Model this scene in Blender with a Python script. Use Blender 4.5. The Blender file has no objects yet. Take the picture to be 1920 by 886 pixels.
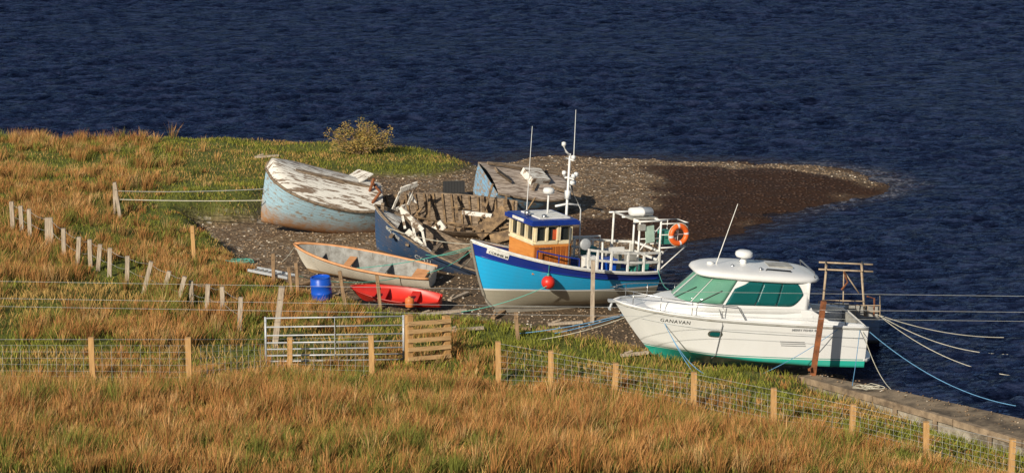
import bpy, math, random
import numpy as np
from mathutils import Vector, Matrix, Euler
from mathutils.bvhtree import BVHTree
random.seed(7); rng=np.random.default_rng(7)
S=bpy.context.scene
S.view_settings.view_transform='Standard'; S.view_settings.look='None'; S.view_settings.exposure=0
rad=math.radians
# ------------------------------------------------------------ camera (on the hillside, 20 m above the loch)
CH=20.0; PITCH=rad(12); F=6000.0
cd=bpy.data.cameras.new("camera"); cam=bpy.data.objects.new("camera",cd); S.collection.objects.link(cam)
cam.location=(0,0,CH); cam.rotation_euler=(rad(90)-PITCH,0,0); cd.lens=112.5; cd.sensor_width=36; cd.clip_start=1; cd.clip_end=20000
S.camera=cam
def ray(px,py):
    a=(px-960)/F; b=-(py-443)/F
    return Vector((a, math.cos(PITCH)+b*math.sin(PITCH), -math.sin(PITCH)+b*math.cos(PITCH)))
def W(px,py,z=0.0):           # survey: photo measurement -> place on the level z
    d=ray(px,py); t=(z-CH)/d.z
    return Vector((d.x*t,d.y*t,z))
# ------------------------------------------------------------ materials
def nm(name):
    m=bpy.data.materials.new(name); m.use_nodes=True; n=m.node_tree.nodes; l=m.node_tree.links
    return m,n,l,n["Principled BSDF"]
def noise(n,l,src,scale,detail=6,rough=.6,stretch=None):
    t=n.new('ShaderNodeTexNoise'); t.inputs['Scale'].default_value=scale; t.inputs['Detail'].default_value=detail; t.inputs['Roughness'].default_value=rough
    if stretch:
        mp=n.new('ShaderNodeMapping'); mp.inputs['Scale'].default_value=stretch; l.new(src,mp.inputs['Vector']); src=mp.outputs['Vector']
    l.new(src,t.inputs['Vector']); return t.outputs['Fac']
def ramp(n,l,src,stops,interp='LINEAR'):
    r=n.new('ShaderNodeValToRGB'); r.color_ramp.interpolation=interp; e=r.color_ramp.elements
    while len(e)<len(stops): e.new(0.5)
    for i,(p,c) in enumerate(stops):
        e[i].position=p; e[i].color=(c if isinstance(c,tuple) else (c,c,c))+(1,)
    l.new(src,r.inputs['Fac']); return r.outputs['Color']
def mix(n,l,fac,a,b,mode='MIX'):
    m=n.new('ShaderNodeMix'); m.data_type='RGBA'; m.blend_type=mode
    for k,v in ((0,fac),(6,a),(7,b)):
        if isinstance(v,(int,float)): m.inputs[k].default_value=v
        elif isinstance(v,tuple): m.inputs[k].default_value=v+(1,)
        else: l.new(v,m.inputs[k])
    return m.outputs[2]
def bump(n,l,src,strength,dist,bs):
    b=n.new('ShaderNodeBump'); b.inputs['Strength'].default_value=strength; b.inputs['Distance'].default_value=dist
    l.new(src,b.inputs['Height']); l.new(b.outputs['Normal'],bs.inputs['Normal'])
def OC(n): return n.new('ShaderNodeTexCoord').outputs['Object']
def M(name,col,rough=.6,col2=None,scale=4,lo=.35,hi=.65,metal=0,stretch=None,bs_=.3,bd=.01,spec=.5):
    m,n,l,b=nm(name); c=OC(n)
    if col2 is None: col2=tuple(x*.72 for x in col)
    f=noise(n,l,c,scale,7,.65,stretch)
    f2=ramp(n,l,f,[(lo,0.),(hi,1.)])
    out=mix(n,l,f2,col2,col)
    l.new(out,b.inputs['Base Color']); b.inputs['Roughness'].default_value=rough; b.inputs['Metallic'].default_value=metal
    b.inputs['Specular IOR Level'].default_value=spec
    if bs_: bump(n,l,f,bs_,bd,b)
    return m
def hullmat(name,zst=None,vst=None,zmax=2.0,planks=0,peel=None,rough=.45,dirt=.35,peelpos=.5,dirtcol=(.16,.11,.07),low=None,pl=.75):
    m,n,l,b=nm(name); tc=n.new('ShaderNodeTexCoord'); c=tc.outputs['Object']
    sp=n.new('ShaderNodeSeparateXYZ'); l.new(c,sp.inputs[0]); su=n.new('ShaderNodeSeparateXYZ'); l.new(tc.outputs['UV'],su.inputs[0])
    dv=n.new('ShaderNodeMath'); dv.operation='DIVIDE'; l.new(sp.outputs['Z'],dv.inputs[0]); dv.inputs[1].default_value=zmax
    col=ramp(n,l,dv.outputs[0],[(z/zmax,k) for z,k in zst],'CONSTANT')
    if vst:
        for v0,k in vst:
            g=n.new('ShaderNodeMath'); g.operation='GREATER_THAN'; l.new(su.outputs['Y'],g.inputs[0]); g.inputs[1].default_value=v0
            col=mix(n,l,g.outputs[0],col,k)
    h=None
    if planks:
        mu=n.new('ShaderNodeMath'); mu.operation='MULTIPLY'; l.new(su.outputs['Y'],mu.inputs[0]); mu.inputs[1].default_value=planks
        fr=n.new('ShaderNodeMath'); fr.operation='FRACT'; l.new(mu.outputs[0],fr.inputs[0])
        line=ramp(n,l,fr.outputs[0],[(0,.35),(.1,1.),(.93,1.),(1,.35)]); h=line
        col=mix(n,l,pl,col,line,'MULTIPLY')
    if peel:
        f=noise(n,l,c,5,9,.75,(1,1,2.2)); f=ramp(n,l,f,[(peelpos-.03,0.),(peelpos+.03,1.)])
        wood=mix(n,l,noise(n,l,c,14,6,.7,(.3,1,3)),peel,tuple(x*.35 for x in peel))
        col=mix(n,l,f,col,wood)
    d=ramp(n,l,noise(n,l,c,2.2,8,.75,(1,1,.35)),[(.42,0.),(.75,1.)])
    dm=n.new('ShaderNodeMath'); dm.operation='MULTIPLY'; l.new(d,dm.inputs[0]); dm.inputs[1].default_value=dirt
    col=mix(n,l,dm.outputs[0],col,dirtcol)
    if low:
        k=ramp(n,l,dv.outputs[0],[(0,1.),(low[0]/zmax,0.)])
        km=n.new('ShaderNodeMath'); km.operation='MULTIPLY'; l.new(k,km.inputs[0]); l.new(noise(n,l,c,4,6,.7),km.inputs[1])
        k2=ramp(n,l,km.outputs[0],[(.12,0.),(.4,1.)]); col=mix(n,l,k2,col,low[1])
    l.new(col,b.inputs['Base Color']); b.inputs['Roughness'].default_value=rough
    if h is not None: bump(n,l,h,.5*pl,.02,b)
    return m
white=M("white_gelcoat",(.78,.78,.775),.28,(.71,.71,.69),1.5,.3,.6,bs_=0)
whitep=M("white_paint_worn",(.80,.79,.75),.5,(.56,.53,.46),6,.3,.5,bs_=0)
steel=M("stainless_steel",(.6,.6,.6),.3,metal=.9,bs_=0)
galv=M("galvanised_steel",(.55,.57,.59),.45,(.40,.42,.44),3,metal=.2,bs_=0)
wood_new=M("treated_timber",(.58,.34,.13),.75,(.38,.21,.08),3,stretch=(8,8,1))
wood_old=M("weathered_grey_timber",(.52,.43,.32),.85,(.26,.20,.15),4,stretch=(8,8,1))
wood_mid=M("weathered_brown_timber",(.38,.24,.13),.85,(.17,.11,.06),4,stretch=(8,8,1))
varn=M("varnished_wood",(.46,.14,.03),.35,(.28,.075,.016),3,stretch=(6,6,1),bs_=0)
orangewood=M("orange_wheelhouse_paint",(.74,.30,.07),.4,(.60,.22,.045),3,stretch=(1,1,5),bs_=0)
cream=M("cream_frame_paint",(.84,.74,.52),.45,(.74,.60,.36),5,bs_=0)
rust=M("rusted_steel",(.30,.10,.035),.9,(.12,.045,.02),7)
black=M("black_plastic",(.015,.015,.016),.5,bs_=0)
redm=M("red_plastic",(.70,.035,.02),.4,(.58,.025,.015),3,bs_=0)
orangem=M("orange_plastic",(.88,.15,.02),.45,(.78,.12,.02),5,bs_=0)
bluem=M("blue_plastic",(.01,.10,.60),.35,(.01,.08,.48),2,bs_=0)
bluepaint=M("royal_blue_paint",(.012,.045,.30),.35,(.01,.03,.2),4,bs_=0)
greyp=M("grey_paint",(.46,.46,.43),.6,(.30,.28,.24),5)
greyd=M("dull_grey_interior",(.33,.33,.31),.7,(.17,.16,.14),5)
greenp=M("green_tarp",(.05,.30,.24),.6)
mint=M("pale_green_cover",(.50,.68,.56),.6)
silver_tape=M("white_reflector",(.75,.75,.75),.4,bs_=0)
gunw=M("salmon_gunwale_paint",(.74,.36,.16),.55,(.54,.25,.10),5)
ropew=M("cream_rope",(.60,.57,.46),.8,bs_=0); ropeb=M("blue_rope",(.14,.36,.60),.8,bs_=0); ropeg=M("green_rope",(.10,.45,.36),.8,bs_=0)
wirem=M("galvanised_wire",(.48,.49,.48),.5,bs_=0)
def glassm(name,col,rough=.06):
    m,n,l,b=nm(name); c=OC(n); f=noise(n,l,c,1.3,3)
    l.new(mix(n,l,f,tuple(x*.5 for x in col),col),b.inputs['Base Color']); b.inputs['Roughness'].default_value=rough; b.inputs['Specular IOR Level'].default_value=.6
    return m
teal=glassm("teal_tinted_glass",(.008,.13,.13)); tealf=glassm("pale_windscreen_glass",(.16,.40,.28)); dglass=glassm("dark_window_glass",(.03,.035,.035))
wreckwood=M("rotten_planking",(.33,.245,.165),.9,(.085,.058,.038),6,.38,.62,stretch=(1,5,5),bd=.03)
wreckyel=M("exposed_yellow_wood",(.36,.235,.12),.9,(.11,.072,.043),5,.4,.65)
deckpeel=M("peeling_white_deck",(.74,.71,.64),.8,(.20,.14,.095),4.5,.44,.49,stretch=(.5,3.5,1),bs_=.6,bd=.03)
deckpink=M("faded_pinkish_deck",(.50,.42,.35),.85,(.18,.13,.10),4.5,.42,.54,stretch=(.5,4,1),bs_=.6,bd=.03)
# ------------------------------------------------------------ mesh builder
class MB:
    def __init__(s): s.v=[]; s.f=[]; s.m=[]; s.uv=None
    def add(s,vs,fs,mi=0):
        o=len(s.v); s.v+= [tuple(v) for v in vs]; s.f+=[tuple(i+o for i in f) for f in fs]; s.m+=[mi]*len(fs); return s
    def box(s,c,d,rot=(0,0,0),mi=0,taper=1):
        R=Euler(rot).to_matrix(); c=Vector(c); vs=[]
        for z in (-.5,.5):
            k=taper if z>0 else 1
            for x,y in ((-.5,-.5),(.5,-.5),(.5,.5),(-.5,.5)): vs.append(c+R@Vector((x*d[0]*k,y*d[1]*k,z*d[2])))
        return s.add(vs,[(3,2,1,0),(4,5,6,7),(0,1,5,4),(1,2,6,5),(2,3,7,6),(3,0,4,7)],mi)
    def beam(s,p,q,w,h,mi=0,up=(0,0,1)):
        p=Vector(p);q=Vector(q);d=(q-p).normalized();u=Vector(up)
        if abs(d.dot(u))>.95:u=Vector((1,0,0))
        a=d.cross(u).normalized()*w/2;b=a.cross(d).normalized()*h/2
        vs=[p-a-b,p+a-b,p+a+b,p-a+b,q-a-b,q+a-b,q+a+b,q-a+b]
        return s.add(vs,[(3,2,1,0),(4,5,6,7),(0,1,5,4),(1,2,6,5),(2,3,7,6),(3,0,4,7)],mi)
    def tube(s,pts,r,n=6,mi=0,r1=None):
        pts=[Vector(p) for p in pts]; N=len(pts); vs=[];fs=[]
        for i,p in enumerate(pts):
            d=(pts[min(i+1,N-1)]-pts[max(i-1,0)]).normalized(); u=Vector((0,0,1)) if abs(d.z)<.9 else Vector((1,0,0))
            a=d.cross(u).normalized(); b=a.cross(d); rr=r if r1 is None else r+(r1-r)*i/(N-1)
            for k in range(n):
                t=2*math.pi*k/n; vs.append(p+(a*math.cos(t)+b*math.sin(t))*rr)
        for i in range(N-1):
            for k in range(n): fs.append((i*n+k,i*n+(k+1)%n,(i+1)*n+(k+1)%n,(i+1)*n+k))
        fs.append(tuple(range(n))[::-1]); fs.append(tuple((N-1)*n+k for k in range(n)))
        return s.add(vs,fs,mi)
    def lathe(s,prof,c=(0,0,0),n=20,mi=0,rot=(0,0,0)):
        R=Euler(rot).to_matrix(); c=Vector(c); vs=[];fs=[]; N=len(prof)
        for r,z in prof:
            for k in range(n):
                t=2*math.pi*k/n; vs.append(c+R@Vector((r*math.cos(t),r*math.sin(t),z)))
        for i in range(N-1):
            for k in range(n): fs.append((i*n+k,i*n+(k+1)%n,(i+1)*n+(k+1)%n,(i+1)*n+k))
        fs.append(tuple(range(n))[::-1]); fs.append(tuple((N-1)*n+k for k in range(n)))
        return s.add(vs,fs,mi)
    def torus(s,c,R,r,rot=(0,0,0),n=28,k=10,mi=0,band=None):
        E=Euler(rot).to_matrix(); c=Vector(c); vs=[];fs=[];
        for i in range(n):
            for j in range(k):
                a=2*math.pi*i/n;b=2*math.pi*j/k; vs.append(c+E@Vector(((R+r*math.cos(b))*math.cos(a),(R+r*math.cos(b))*math.sin(a),r*math.sin(b))))
        o=len(s.v); s.v+=[tuple(v) for v in vs]
        for i in range(n):
            for j in range(k):
                s.f.append(tuple(o+q for q in (i*k+j,((i+1)%n)*k+j,((i+1)%n)*k+(j+1)%k,i*k+(j+1)%k))); s.m.append(1 if band and i%band==0 else mi)
        return s
    def make(s,name,mats,parent=None,smooth=False,label=None,uv=None,loc=None):
        me=bpy.data.meshes.new(name); me.from_pydata(s.v,[],s.f)
        for m in (mats if isinstance(mats,(list,tuple)) else [mats]): me.materials.append(m)
        me.polygons.foreach_set('material_index',s.m)
        if smooth: me.polygons.foreach_set('use_smooth',[True]*len(s.f))
        if uv:
            L=me.uv_layers.new(name="UVMap")
            for lp in me.loops: L.data[lp.index].uv=uv[lp.vertex_index]
        me.update(); o=bpy.data.objects.new(name,me); S.collection.objects.link(o)
        if parent: o.parent=parent
        if label: o["label"]=label
        if loc: o.location=loc
        return o
def thing(name,label,cat,loc,rot=(0,0,0),group=None):
    e=bpy.data.objects.new(name,None); e.empty_display_size=.3; S.collection.objects.link(e); e.location=loc; e.rotation_euler=rot
    e["label"]=label; e["category"]=cat
    if group: e["group"]=group
    return e
def tag(o,label,cat,group=None):
    o["label"]=label;o["category"]=cat
    if group:o["group"]=group
    return o
def boat(name,label,px,py,z,psi,pitch,heel,cat="boat"):
    return thing(name,label,cat,W(px,py,z),(rad(-heel),rad(-pitch),rad(180+psi)))
def LM(t): return Matrix.Translation(t.location)@t.rotation_euler.to_matrix().to_4x4()
# ------------------------------------------------------------ terrain
def vnoise(x,y,seed):
    xi=np.floor(x).astype(np.int64); yi=np.floor(y).astype(np.int64); fx=x-xi; fy=y-yi
    fx=fx*fx*(3-2*fx); fy=fy*fy*(3-2*fy)
    def h(a,b):
        n=(a*374761393+b*668265263+seed*982451653)&0x7fffffff; n=((n^(n>>13))*1274126177)&0x7fffffff; n=n^(n>>16)
        return (n&0xffff)/65535.0
    return (h(xi,yi)*(1-fx)+h(xi+1,yi)*fx)*(1-fy)+(h(xi,yi+1)*(1-fx)+h(xi+1,yi+1)*fx)*fy
def fbm(x,y,seed,o=4):
    a=.5;r=0;t=0
    for i in range(o): r=r+a*vnoise(x*2**i,y*2**i,seed+i); t+=a; a*=.55
    return r/t
def sdist(x,y,poly):
    P=np.array(poly); d=np.full(x.shape,1e9); ins=np.zeros(x.shape,bool)
    for i in range(len(P)):
        a=P[i];b=P[(i+1)%len(P)]; ab=b-a; t=np.clip(((x-a[0])*ab[0]+(y-a[1])*ab[1])/(ab@ab+1e-12),0,1)
        d=np.minimum(d,np.hypot(x-a[0]-t*ab[0],y-a[1]-t*ab[1]))
        c=((a[1]>y)!=(b[1]>y))&(x<(b[0]-a[0])*(y-a[1])/(b[1]-a[1]+1e-12)+a[0]); ins^=c
    return np.where(ins,d,-d)
def sst(a,b,x):
    t=np.clip((x-a)/(b-a),0,1); return t*t*(3-2*t)
def w2(px,py,z,dy=0): p=W(px,py,z); return (p.x,p.y+dy)
SLV=[.60,.86,.95,.98,1.0]; SL=.98   # slipway level rises gently away from the beach
slip_front=[w2(1505,704,SLV[0]),w2(1640,741,SLV[1]),w2(1790,785,SLV[2]),w2(1920,824,SLV[3]),w2(2250,925,SLV[4])]
slip_back=[w2(1520,700,SLV[0]),w2(1680,731,SLV[1]),w2(1810,760,SLV[2]),w2(1925,786,SLV[3]),w2(2280,880,SLV[4])]
shore=[(-6000,140)]+[w2(a,b,.5) for a,b in ((-900,246),(-200,246),(0,245),(200,243),(430,243),(560,250),(720,252),(850,266),(895,283))]
shore+=[w2(a,b,0) for a,b in ((1000,291),(1100,294),(1250,300),(1400,305),(1540,313),(1630,325),(1682,346),(1650,360),(1560,380),(1490,395),(1440,416),(1360,441),(1290,457),(1255,475),(1235,510),(1240,545),(1300,600),(1420,640),(1530,672))]
shore+=[(p[0],p[1]+.7) for p in slip_back[1:]]+[(60,45),(6000,-900),(6000,-6000),(-6000,-6000)]
beach=[w2(a,b,.45) for a,b in ((890,284),(888,303),(860,320),(800,331),(640,331),(560,345),(488,418),(370,430),(372,444),(440,490),(475,522),(560,558),(640,586),(820,612),(900,622),(1100,650),(1200,672),(1330,700),(1500,714))]
beach+=[(p[0]+.1,p[1]-.02) for p in slip_front[1:]]+[(60,40),(6000,-900),(6000,6000)]+[w2(a,b,0) for a,b in ((1000,180),(895,262))]
def height(x,y):
    ds=sdist(x,y,shore); db=-sdist(x,y,beach)    # db>0 : grass side
    n1=fbm(x*.25+40,y*.25,11); n2=fbm(x*1.1,y*1.1,23)
    ds2=ds+(n2-.5)*.9
    h=np.where(ds2>0,.5*(1-np.exp(-ds2/3.0)),np.maximum(-1.6,ds2*.14))
    g=sst(-.25,.7,db+(n2-.5)*.5)*sst(.1,1.2,ds)
    far=1-sst(94,102,y)
    h=h+g*(.10+.25*(.3+.7*far)+(.5*(n1-.4)+.12*(n2-.5))*(.35+.65*far))
    h=h+g*.045*np.clip(-5-x,0,14)*far+g*.07*np.clip(75-y,0,14)*(1-sst(40,80,np.abs(x)))
    dsl=np.full(x.shape,1e9)
    for i in range(len(slip_front)-1):
        a=np.array(slip_front[i]);b=np.array(slip_front[i+1]);ab=b-a;t=np.clip(((x-a[0])*ab[0]+(y-a[1])*ab[1])/(ab@ab),0,1)
        dsl=np.minimum(dsl,np.hypot(x-a[0]-t*ab[0],y-a[1]-t*ab[1]))
    h=np.minimum(h,.54+.04*sst(9,14,x)+.20*dsl+ .12*(n2-.5))
    k=np.clip((60-y)/60,0,1); h=h+ (16*k**1.6)*np.where(ds>0,1,0)*sst(0,6,ds)
    h=h+(n2-.5)*.10*(ds>0)+(fbm(x*4,y*4,5)-.5)*.05
    return h,g,ds,db
gx=np.arange(-42,42.01,.28); gy=np.arange(52,122.01,.28)
X=np.concatenate([[-6000,-2500,-1000,-400,-200,-120,-80,-60,-50],gx,[50,60,80,120,200,400,1000,2500,6000]])
Y=np.concatenate([[-6000,-1500,-400,-150,-60,-20,0,10,20,28,34,40,44,48],gy,[130,145,180,300,600,1500,6000]])
XX,YY=np.meshgrid(X,Y); HH,GG,DS,DB=height(XX,YY)
def samp(A,x,y):
    i=np.clip(np.searchsorted(X,x)-1,0,len(X)-2); j=np.clip(np.searchsorted(Y,y)-1,0,len(Y)-2)
    fx=(x-X[i])/(X[i+1]-X[i]); fy=(y-Y[j])/(Y[j+1]-Y[j])
    return (A[j,i]*(1-fx)+A[j,i+1]*fx)*(1-fy)+(A[j+1,i]*(1-fx)+A[j+1,i+1]*fx)*fy
def gz(x,y): return float(samp(HH,np.array([x]),np.array([y]))[0])
def G(px,py):               # survey: where the sight line meets the terrain
    d=ray(px,py); t=50.0
    while t<130:
        p=Vector((0,0,CH))+d*t
        if p.z<=gz(p.x,p.y): return p
        t+=.1
    return W(px,py,.5)
weedc=[w2(a,b,.3) for a,b in ((1190,310),(1400,315),(1560,322),(1650,345),(1556,374),(1440,406),(1330,428),(1100,450),(1060,430),(1150,400),(1290,370),(1230,335))]
WD=sst(-.5,.4,sdist(XX,YY,weedc)+(fbm(XX*.7,YY*.7,31)-.5)*3.2)
mudc=[w2(a,b,.45) for a,b in ((690,500),(900,420),(1200,470),(1240,640),(1050,640),(800,600),(650,560))]
MD=sst(-1.,.8,sdist(XX,YY,mudc)+(fbm(XX*.9,YY*.9,37)-.5)*2)
WD=np.maximum(WD,sst(.9,.1,DS)*.8)
def npmesh(me,vs,faces_flat,starts,totals):
    me.vertices.add(len(vs)); me.vertices.foreach_set('co',vs.astype(np.float32).ravel())
    me.loops.add(len(faces_flat)); me.loops.foreach_set('vertex_index',faces_flat.astype(np.int32))
    me.polygons.add(len(starts)); me.polygons.foreach_set('loop_start',starts.astype(np.int32)); me.polygons.foreach_set('loop_total',totals.astype(np.int32))
    me.update(calc_edges=True)
def gridmesh(name,XX,YY,ZZ,attr,aname):
    ny,nx=XX.shape; me=bpy.data.meshes.new(name); vs=np.stack([XX,YY,ZZ],-1).reshape(-1,3)
    idx=np.arange(nx*ny).reshape(ny,nx); fq=np.stack([idx[:-1,:-1],idx[:-1,1:],idx[1:,1:],idx[1:,:-1]],-1).reshape(-1,4)
    npmesh(me,vs,fq.ravel(),np.arange(len(fq))*4,np.full(len(fq),4)); me.polygons.foreach_set('use_smooth',np.ones(len(fq),bool))
    at=me.color_attributes.new(name=aname,type='FLOAT_COLOR',domain='POINT'); at.data.foreach_set('color',attr.astype(np.float32).ravel())
    o=bpy.data.objects.new(name,me); S.collection.objects.link(o); o["kind"]="structure"; return o
ground=gridmesh("ground",XX,YY,HH,np.stack([GG,WD,MD,np.ones_like(GG)],-1),"zones")
m,n,l,b=nm("shore_ground"); c=OC(n)
za=n.new('ShaderNodeAttribute'); za.attribute_name="zones"; sp=n.new('ShaderNodeSeparateColor'); l.new(za.outputs['Color'],sp.inputs[0])
vo=n.new('ShaderNodeTexVoronoi'); vo.inputs['Scale'].default_value=9; l.new(c,vo.inputs['Vector'])
vb=n.new('ShaderNodeSeparateColor'); l.new(vo.outputs['Color'],vb.inputs[0])
peb=ramp(n,l,vb.outputs[0],[(0,(.16,.11,.07)),(.5,(.26,.19,.12)),(.88,(.34,.265,.18)),(.95,(.48,.42,.34)),(1,(.6,.55,.48))])
peb=mix(n,l,noise(n,l,c,.8,6),peb,(.62,.50,.39),'MULTIPLY')
peb=mix(n,l,1.0,peb,ramp(n,l,vo.outputs['Distance'],[(0,1.),(.5,.92),(.9,.5)]),'MULTIPLY')
mud=mix(n,l,noise(n,l,c,3,8,.7),(.05,.033,.02),(.20,.14,.085))
weed=mix(n,l,noise(n,l,c,5,9,.75),(.010,.005,.003),(.075,.032,.014))
gr=ramp(n,l,noise(n,l,c,1.2,9,.75),[(.3,(.05,.055,.012)),(.45,(.10,.12,.020)),(.6,(.14,.15,.032)),(.75,(.20,.135,.05))])
bc=mix(n,l,sp.outputs[2],peb,mud); bc=mix(n,l,sp.outputs[1],bc,weed); bc=mix(n,l,sp.outputs[0],bc,gr)
l.new(bc,b.inputs['Base Color']); b.inputs['Roughness'].default_value=.85; b.inputs['Specular IOR Level'].default_value=.25
hb=mix(n,l,.5,noise(n,l,c,6,9,.8),vo.outputs['Distance']); bump(n,l,hb,.8,.07,b)
ground.data.materials.append(m)
# ------------------------------------------------------------ water: one sheet, real waves near, flat far
wx_=np.concatenate([[-12000,-4000,-1200,-400,-150,-80,-50,-36],np.arange(-28,28.01,.115),[36,50,80,150,400,1200,4000,12000]])
wy_=np.concatenate([[-300,0,30,50,60],np.arange(66,160.01,.14),[175,200,260,400,800,2000,6000,14000]])
WX,WY=np.meshgrid(wx_,wy_)
ca,sa=math.cos(.25),math.sin(.25); U=WX*ca+WY*sa; V=-WX*sa+WY*ca
def ridge(a): return 1-np.abs(2*a-1)
wz=.13*(fbm(U*.45,V*.8,101,2)-.5)+.17*(ridge(fbm(U*.9,V*1.7,131,3))-.6)+.075*(ridge(fbm(U*2.2,V*3.0,151,2))-.5)
gust_=.60+.75*sst(.35,.65,fbm(WX*.05,WY*.12,171,3))
fade=sst(36,27,np.abs(WX))*sst(175,158,WY)*sst(60,67,WY)
WDS=sdist(WX,WY,shore); wz=wz*gust_*fade*(.35+.65*sst(0,5,-WDS))
foam=sst(2.2,.1,-WDS)*sst(7.5,10.5,WX)*sst(93,98,WY)+.3*sst(.7,.0,-WDS)*sst(2,6,WX)
wo=gridmesh("water",WX,WY,wz,np.stack([np.clip(foam,0,1),sst(1.6,0,-WDS),gust_,np.ones_like(foam)],-1),"shore")
m,n,l,b=nm("loch_water"); c=OC(n); n.remove(b)
def mth(op,a,b_):
    k=n.new('ShaderNodeMath'); k.operation=op
    for i,v in enumerate((a,b_)):
        if isinstance(v,(int,float)): k.inputs[i].default_value=v
        else: l.new(v,k.inputs[i])
    return k.outputs[0]
za=n.new('ShaderNodeAttribute'); za.attribute_name="shore"; sp=n.new('ShaderNodeSeparateColor'); l.new(za.outputs['Color'],sp.inputs[0])
w2n=noise(n,l,c,3.0,4,.65,(.6,1.1,1)); w4=noise(n,l,c,1.7,6,.75,(.55,.9,1))
bp=n.new('ShaderNodeBump'); bp.inputs['Strength'].default_value=1.0; bp.inputs['Distance'].default_value=.16; l.new(w2n,bp.inputs['Height'])
body=ramp(n,l,w4,[(.38,(.0015,.0025,.008)),(.50,(.007,.011,.030)),(.62,(.028,.038,.082))])  # ripple shading painted into the diffuse colour: dark troughs, lighter crests from noise
body=mix(n,l,sp.outputs[1],body,(.03,.022,.018))
fo=ramp(n,l,mth('ADD',noise(n,l,c,3.0,9,.8,(1,.5,1)),mth('MULTIPLY',sp.outputs[0],.14)),[(.62,0.),(.76,1.)])
body=mix(n,l,mth('MULTIPLY',mth('MULTIPLY',fo,sp.outputs[0]),.5),body,(.45,.45,.5))
df=n.new('ShaderNodeBsdfDiffuse'); l.new(body,df.inputs['Color']); l.new(bp.outputs['Normal'],df.inputs['Normal'])
gl_=n.new('ShaderNodeBsdfAnisotropic'); gl_.inputs['Color'].default_value=(.28,.35,.54,1); gl_.inputs['Roughness'].default_value=.10; l.new(bp.outputs['Normal'],gl_.inputs['Normal'])
fr_=n.new('ShaderNodeFresnel'); fr_.inputs['IOR'].default_value=1.33; l.new(bp.outputs['Normal'],fr_.inputs['Normal'])
mx=n.new('ShaderNodeMixShader'); l.new(mth('MINIMUM',fr_.outputs[0],.8),mx.inputs[0]); l.new(df.outputs[0],mx.inputs[1]); l.new(gl_.outputs[0],mx.inputs[2])
l.new(mx.outputs[0],n['Material Output'].inputs['Surface'])
wo.data.materials.append(m)
# ------------------------------------------------------------ grass
def blade_mesh(name,base,h,lean,wid,cb,ct,matl):
    N=len(h); ang=rng.uniform(0,math.pi,N); wx=np.cos(ang)*wid/2; wy=np.sin(ang)*wid/2
    V=np.zeros((N,5,3),np.float32); up=h*np.sqrt(np.clip(1-(lean**2).sum(1)*.6,.2,1))
    mid=base.copy(); mid[:,0]+=lean[:,0]*h*.35; mid[:,1]+=lean[:,1]*h*.35; mid[:,2]+=up*.55
    tp=base.copy(); tp[:,0]+=lean[:,0]*h; tp[:,1]+=lean[:,1]*h; tp[:,2]+=up
    for k,(p,s) in enumerate(((base,-1),(base,1),(mid,.8),(mid,-.8))):
        V[:,k]=p; V[:,k,0]+=wx*s; V[:,k,1]+=wy*s
    V[:,4]=tp
    o=np.arange(N)[:,None]*5; fl=np.concatenate([o+0,o+1,o+2,o+3,o+3,o+2,o+4],1).ravel()
    st=(np.arange(N)[:,None]*7+np.array([[0,4]])).ravel(); tt=np.tile([4,3],N)
    me=bpy.data.meshes.new(name); npmesh(me,V.reshape(-1,3),fl,st,tt)
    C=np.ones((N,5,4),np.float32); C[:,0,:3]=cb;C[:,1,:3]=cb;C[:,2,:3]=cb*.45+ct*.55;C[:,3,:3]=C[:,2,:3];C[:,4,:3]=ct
    a=me.color_attributes.new(name="tint",type='FLOAT_COLOR',domain='POINT'); a.data.foreach_set('color',C.ravel())
    me.materials.append(matl); ob=bpy.data.objects.new(name,me); S.collection.objects.link(ob); return ob
m,n,l,b=nm("grass_blades"); a=n.new('ShaderNodeAttribute'); a.attribute_name="tint"
l.new(mix(n,l,noise(n,l,OC(n),.9,5),a.outputs['Color'],(1.,.92,.86),'MULTIPLY'),b.inputs['Base Color']); b.inputs['Roughness'].default_value=.75; b.inputs['Specular IOR Level'].default_value=.15
grassm=m
fposts=[(-60,632,700),(175,632,702),(355,632,704),(543,632,684),(698,628,690),(935,640,707),(1032,657,708),(1152,680,720),(1300,697,752),(1450,727,790),(1596,757,805),(1737,790,842),(1894,822,890),(2040,850,930)]
fw=[G(p,yb+16) for p,yt,yb in fposts]
fx_=np.array([p.x for p in fw]); fy_=np.array([p.y for p in fw])
def tufts(n,xr,yr,prob):
    x=rng.uniform(*xr,n); y=rng.uniform(*yr,n); g=samp(GG,x,y); k=(g>.6)&(rng.random(n)<prob(x,y)); return x[k],y[k]
def prob_rush(x,y):
    fl=np.interp(x,fx_,fy_); fore=sst(.15,-.7,y-fl)
    nb=fbm(x*.9+5,y*.9,55,3)
    nn=fbm(x*.35+9,y*.35,77); n3=fbm(x*1.3,y*1.3,91)
    left=sst(.505,.585,nn*.5+n3*.5+.08*sst(-5,-14,x)*sst(80,92,y)+.035*sst(88,84,y))
    turf=sst(87,92,y)*sst(-13.0,-10.0,x)
    left=left*(1-.93*turf)*(1-.85*sst(102,105,y)*sst(-15,-12,x))
    strip=.30*sst(.45,.6,n3)*sst(4,2,y-fl)*sst(-3,0,x)       # scattered tussocks between fence and boats
    return np.maximum(np.maximum(fore*(.40+.58*sst(.36,.52,nb)),left*.60),strip)
tx,ty=tufts(42000,(-20,18),(62,111),prob_rush)
nt=len(tx); tb=rng.integers(34,56,nt)
hn=fbm(tx*.7,ty*.7,3); tdb=samp(DB,tx,ty); tfl=np.interp(tx,fx_,fy_)
th=rng.uniform(.34,.68,nt)*(.30+1.4*hn)*(.40+.60*sst(.2,2.5,tdb)); th*=np.where(ty>84,.85,1)*(.55+.45*sst(.2,-1.6,ty-tfl)+.35*sst(2.5,6,ty-tfl)*(tx<-4))
th*=1-.25*sst(4,9,tx)
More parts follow.
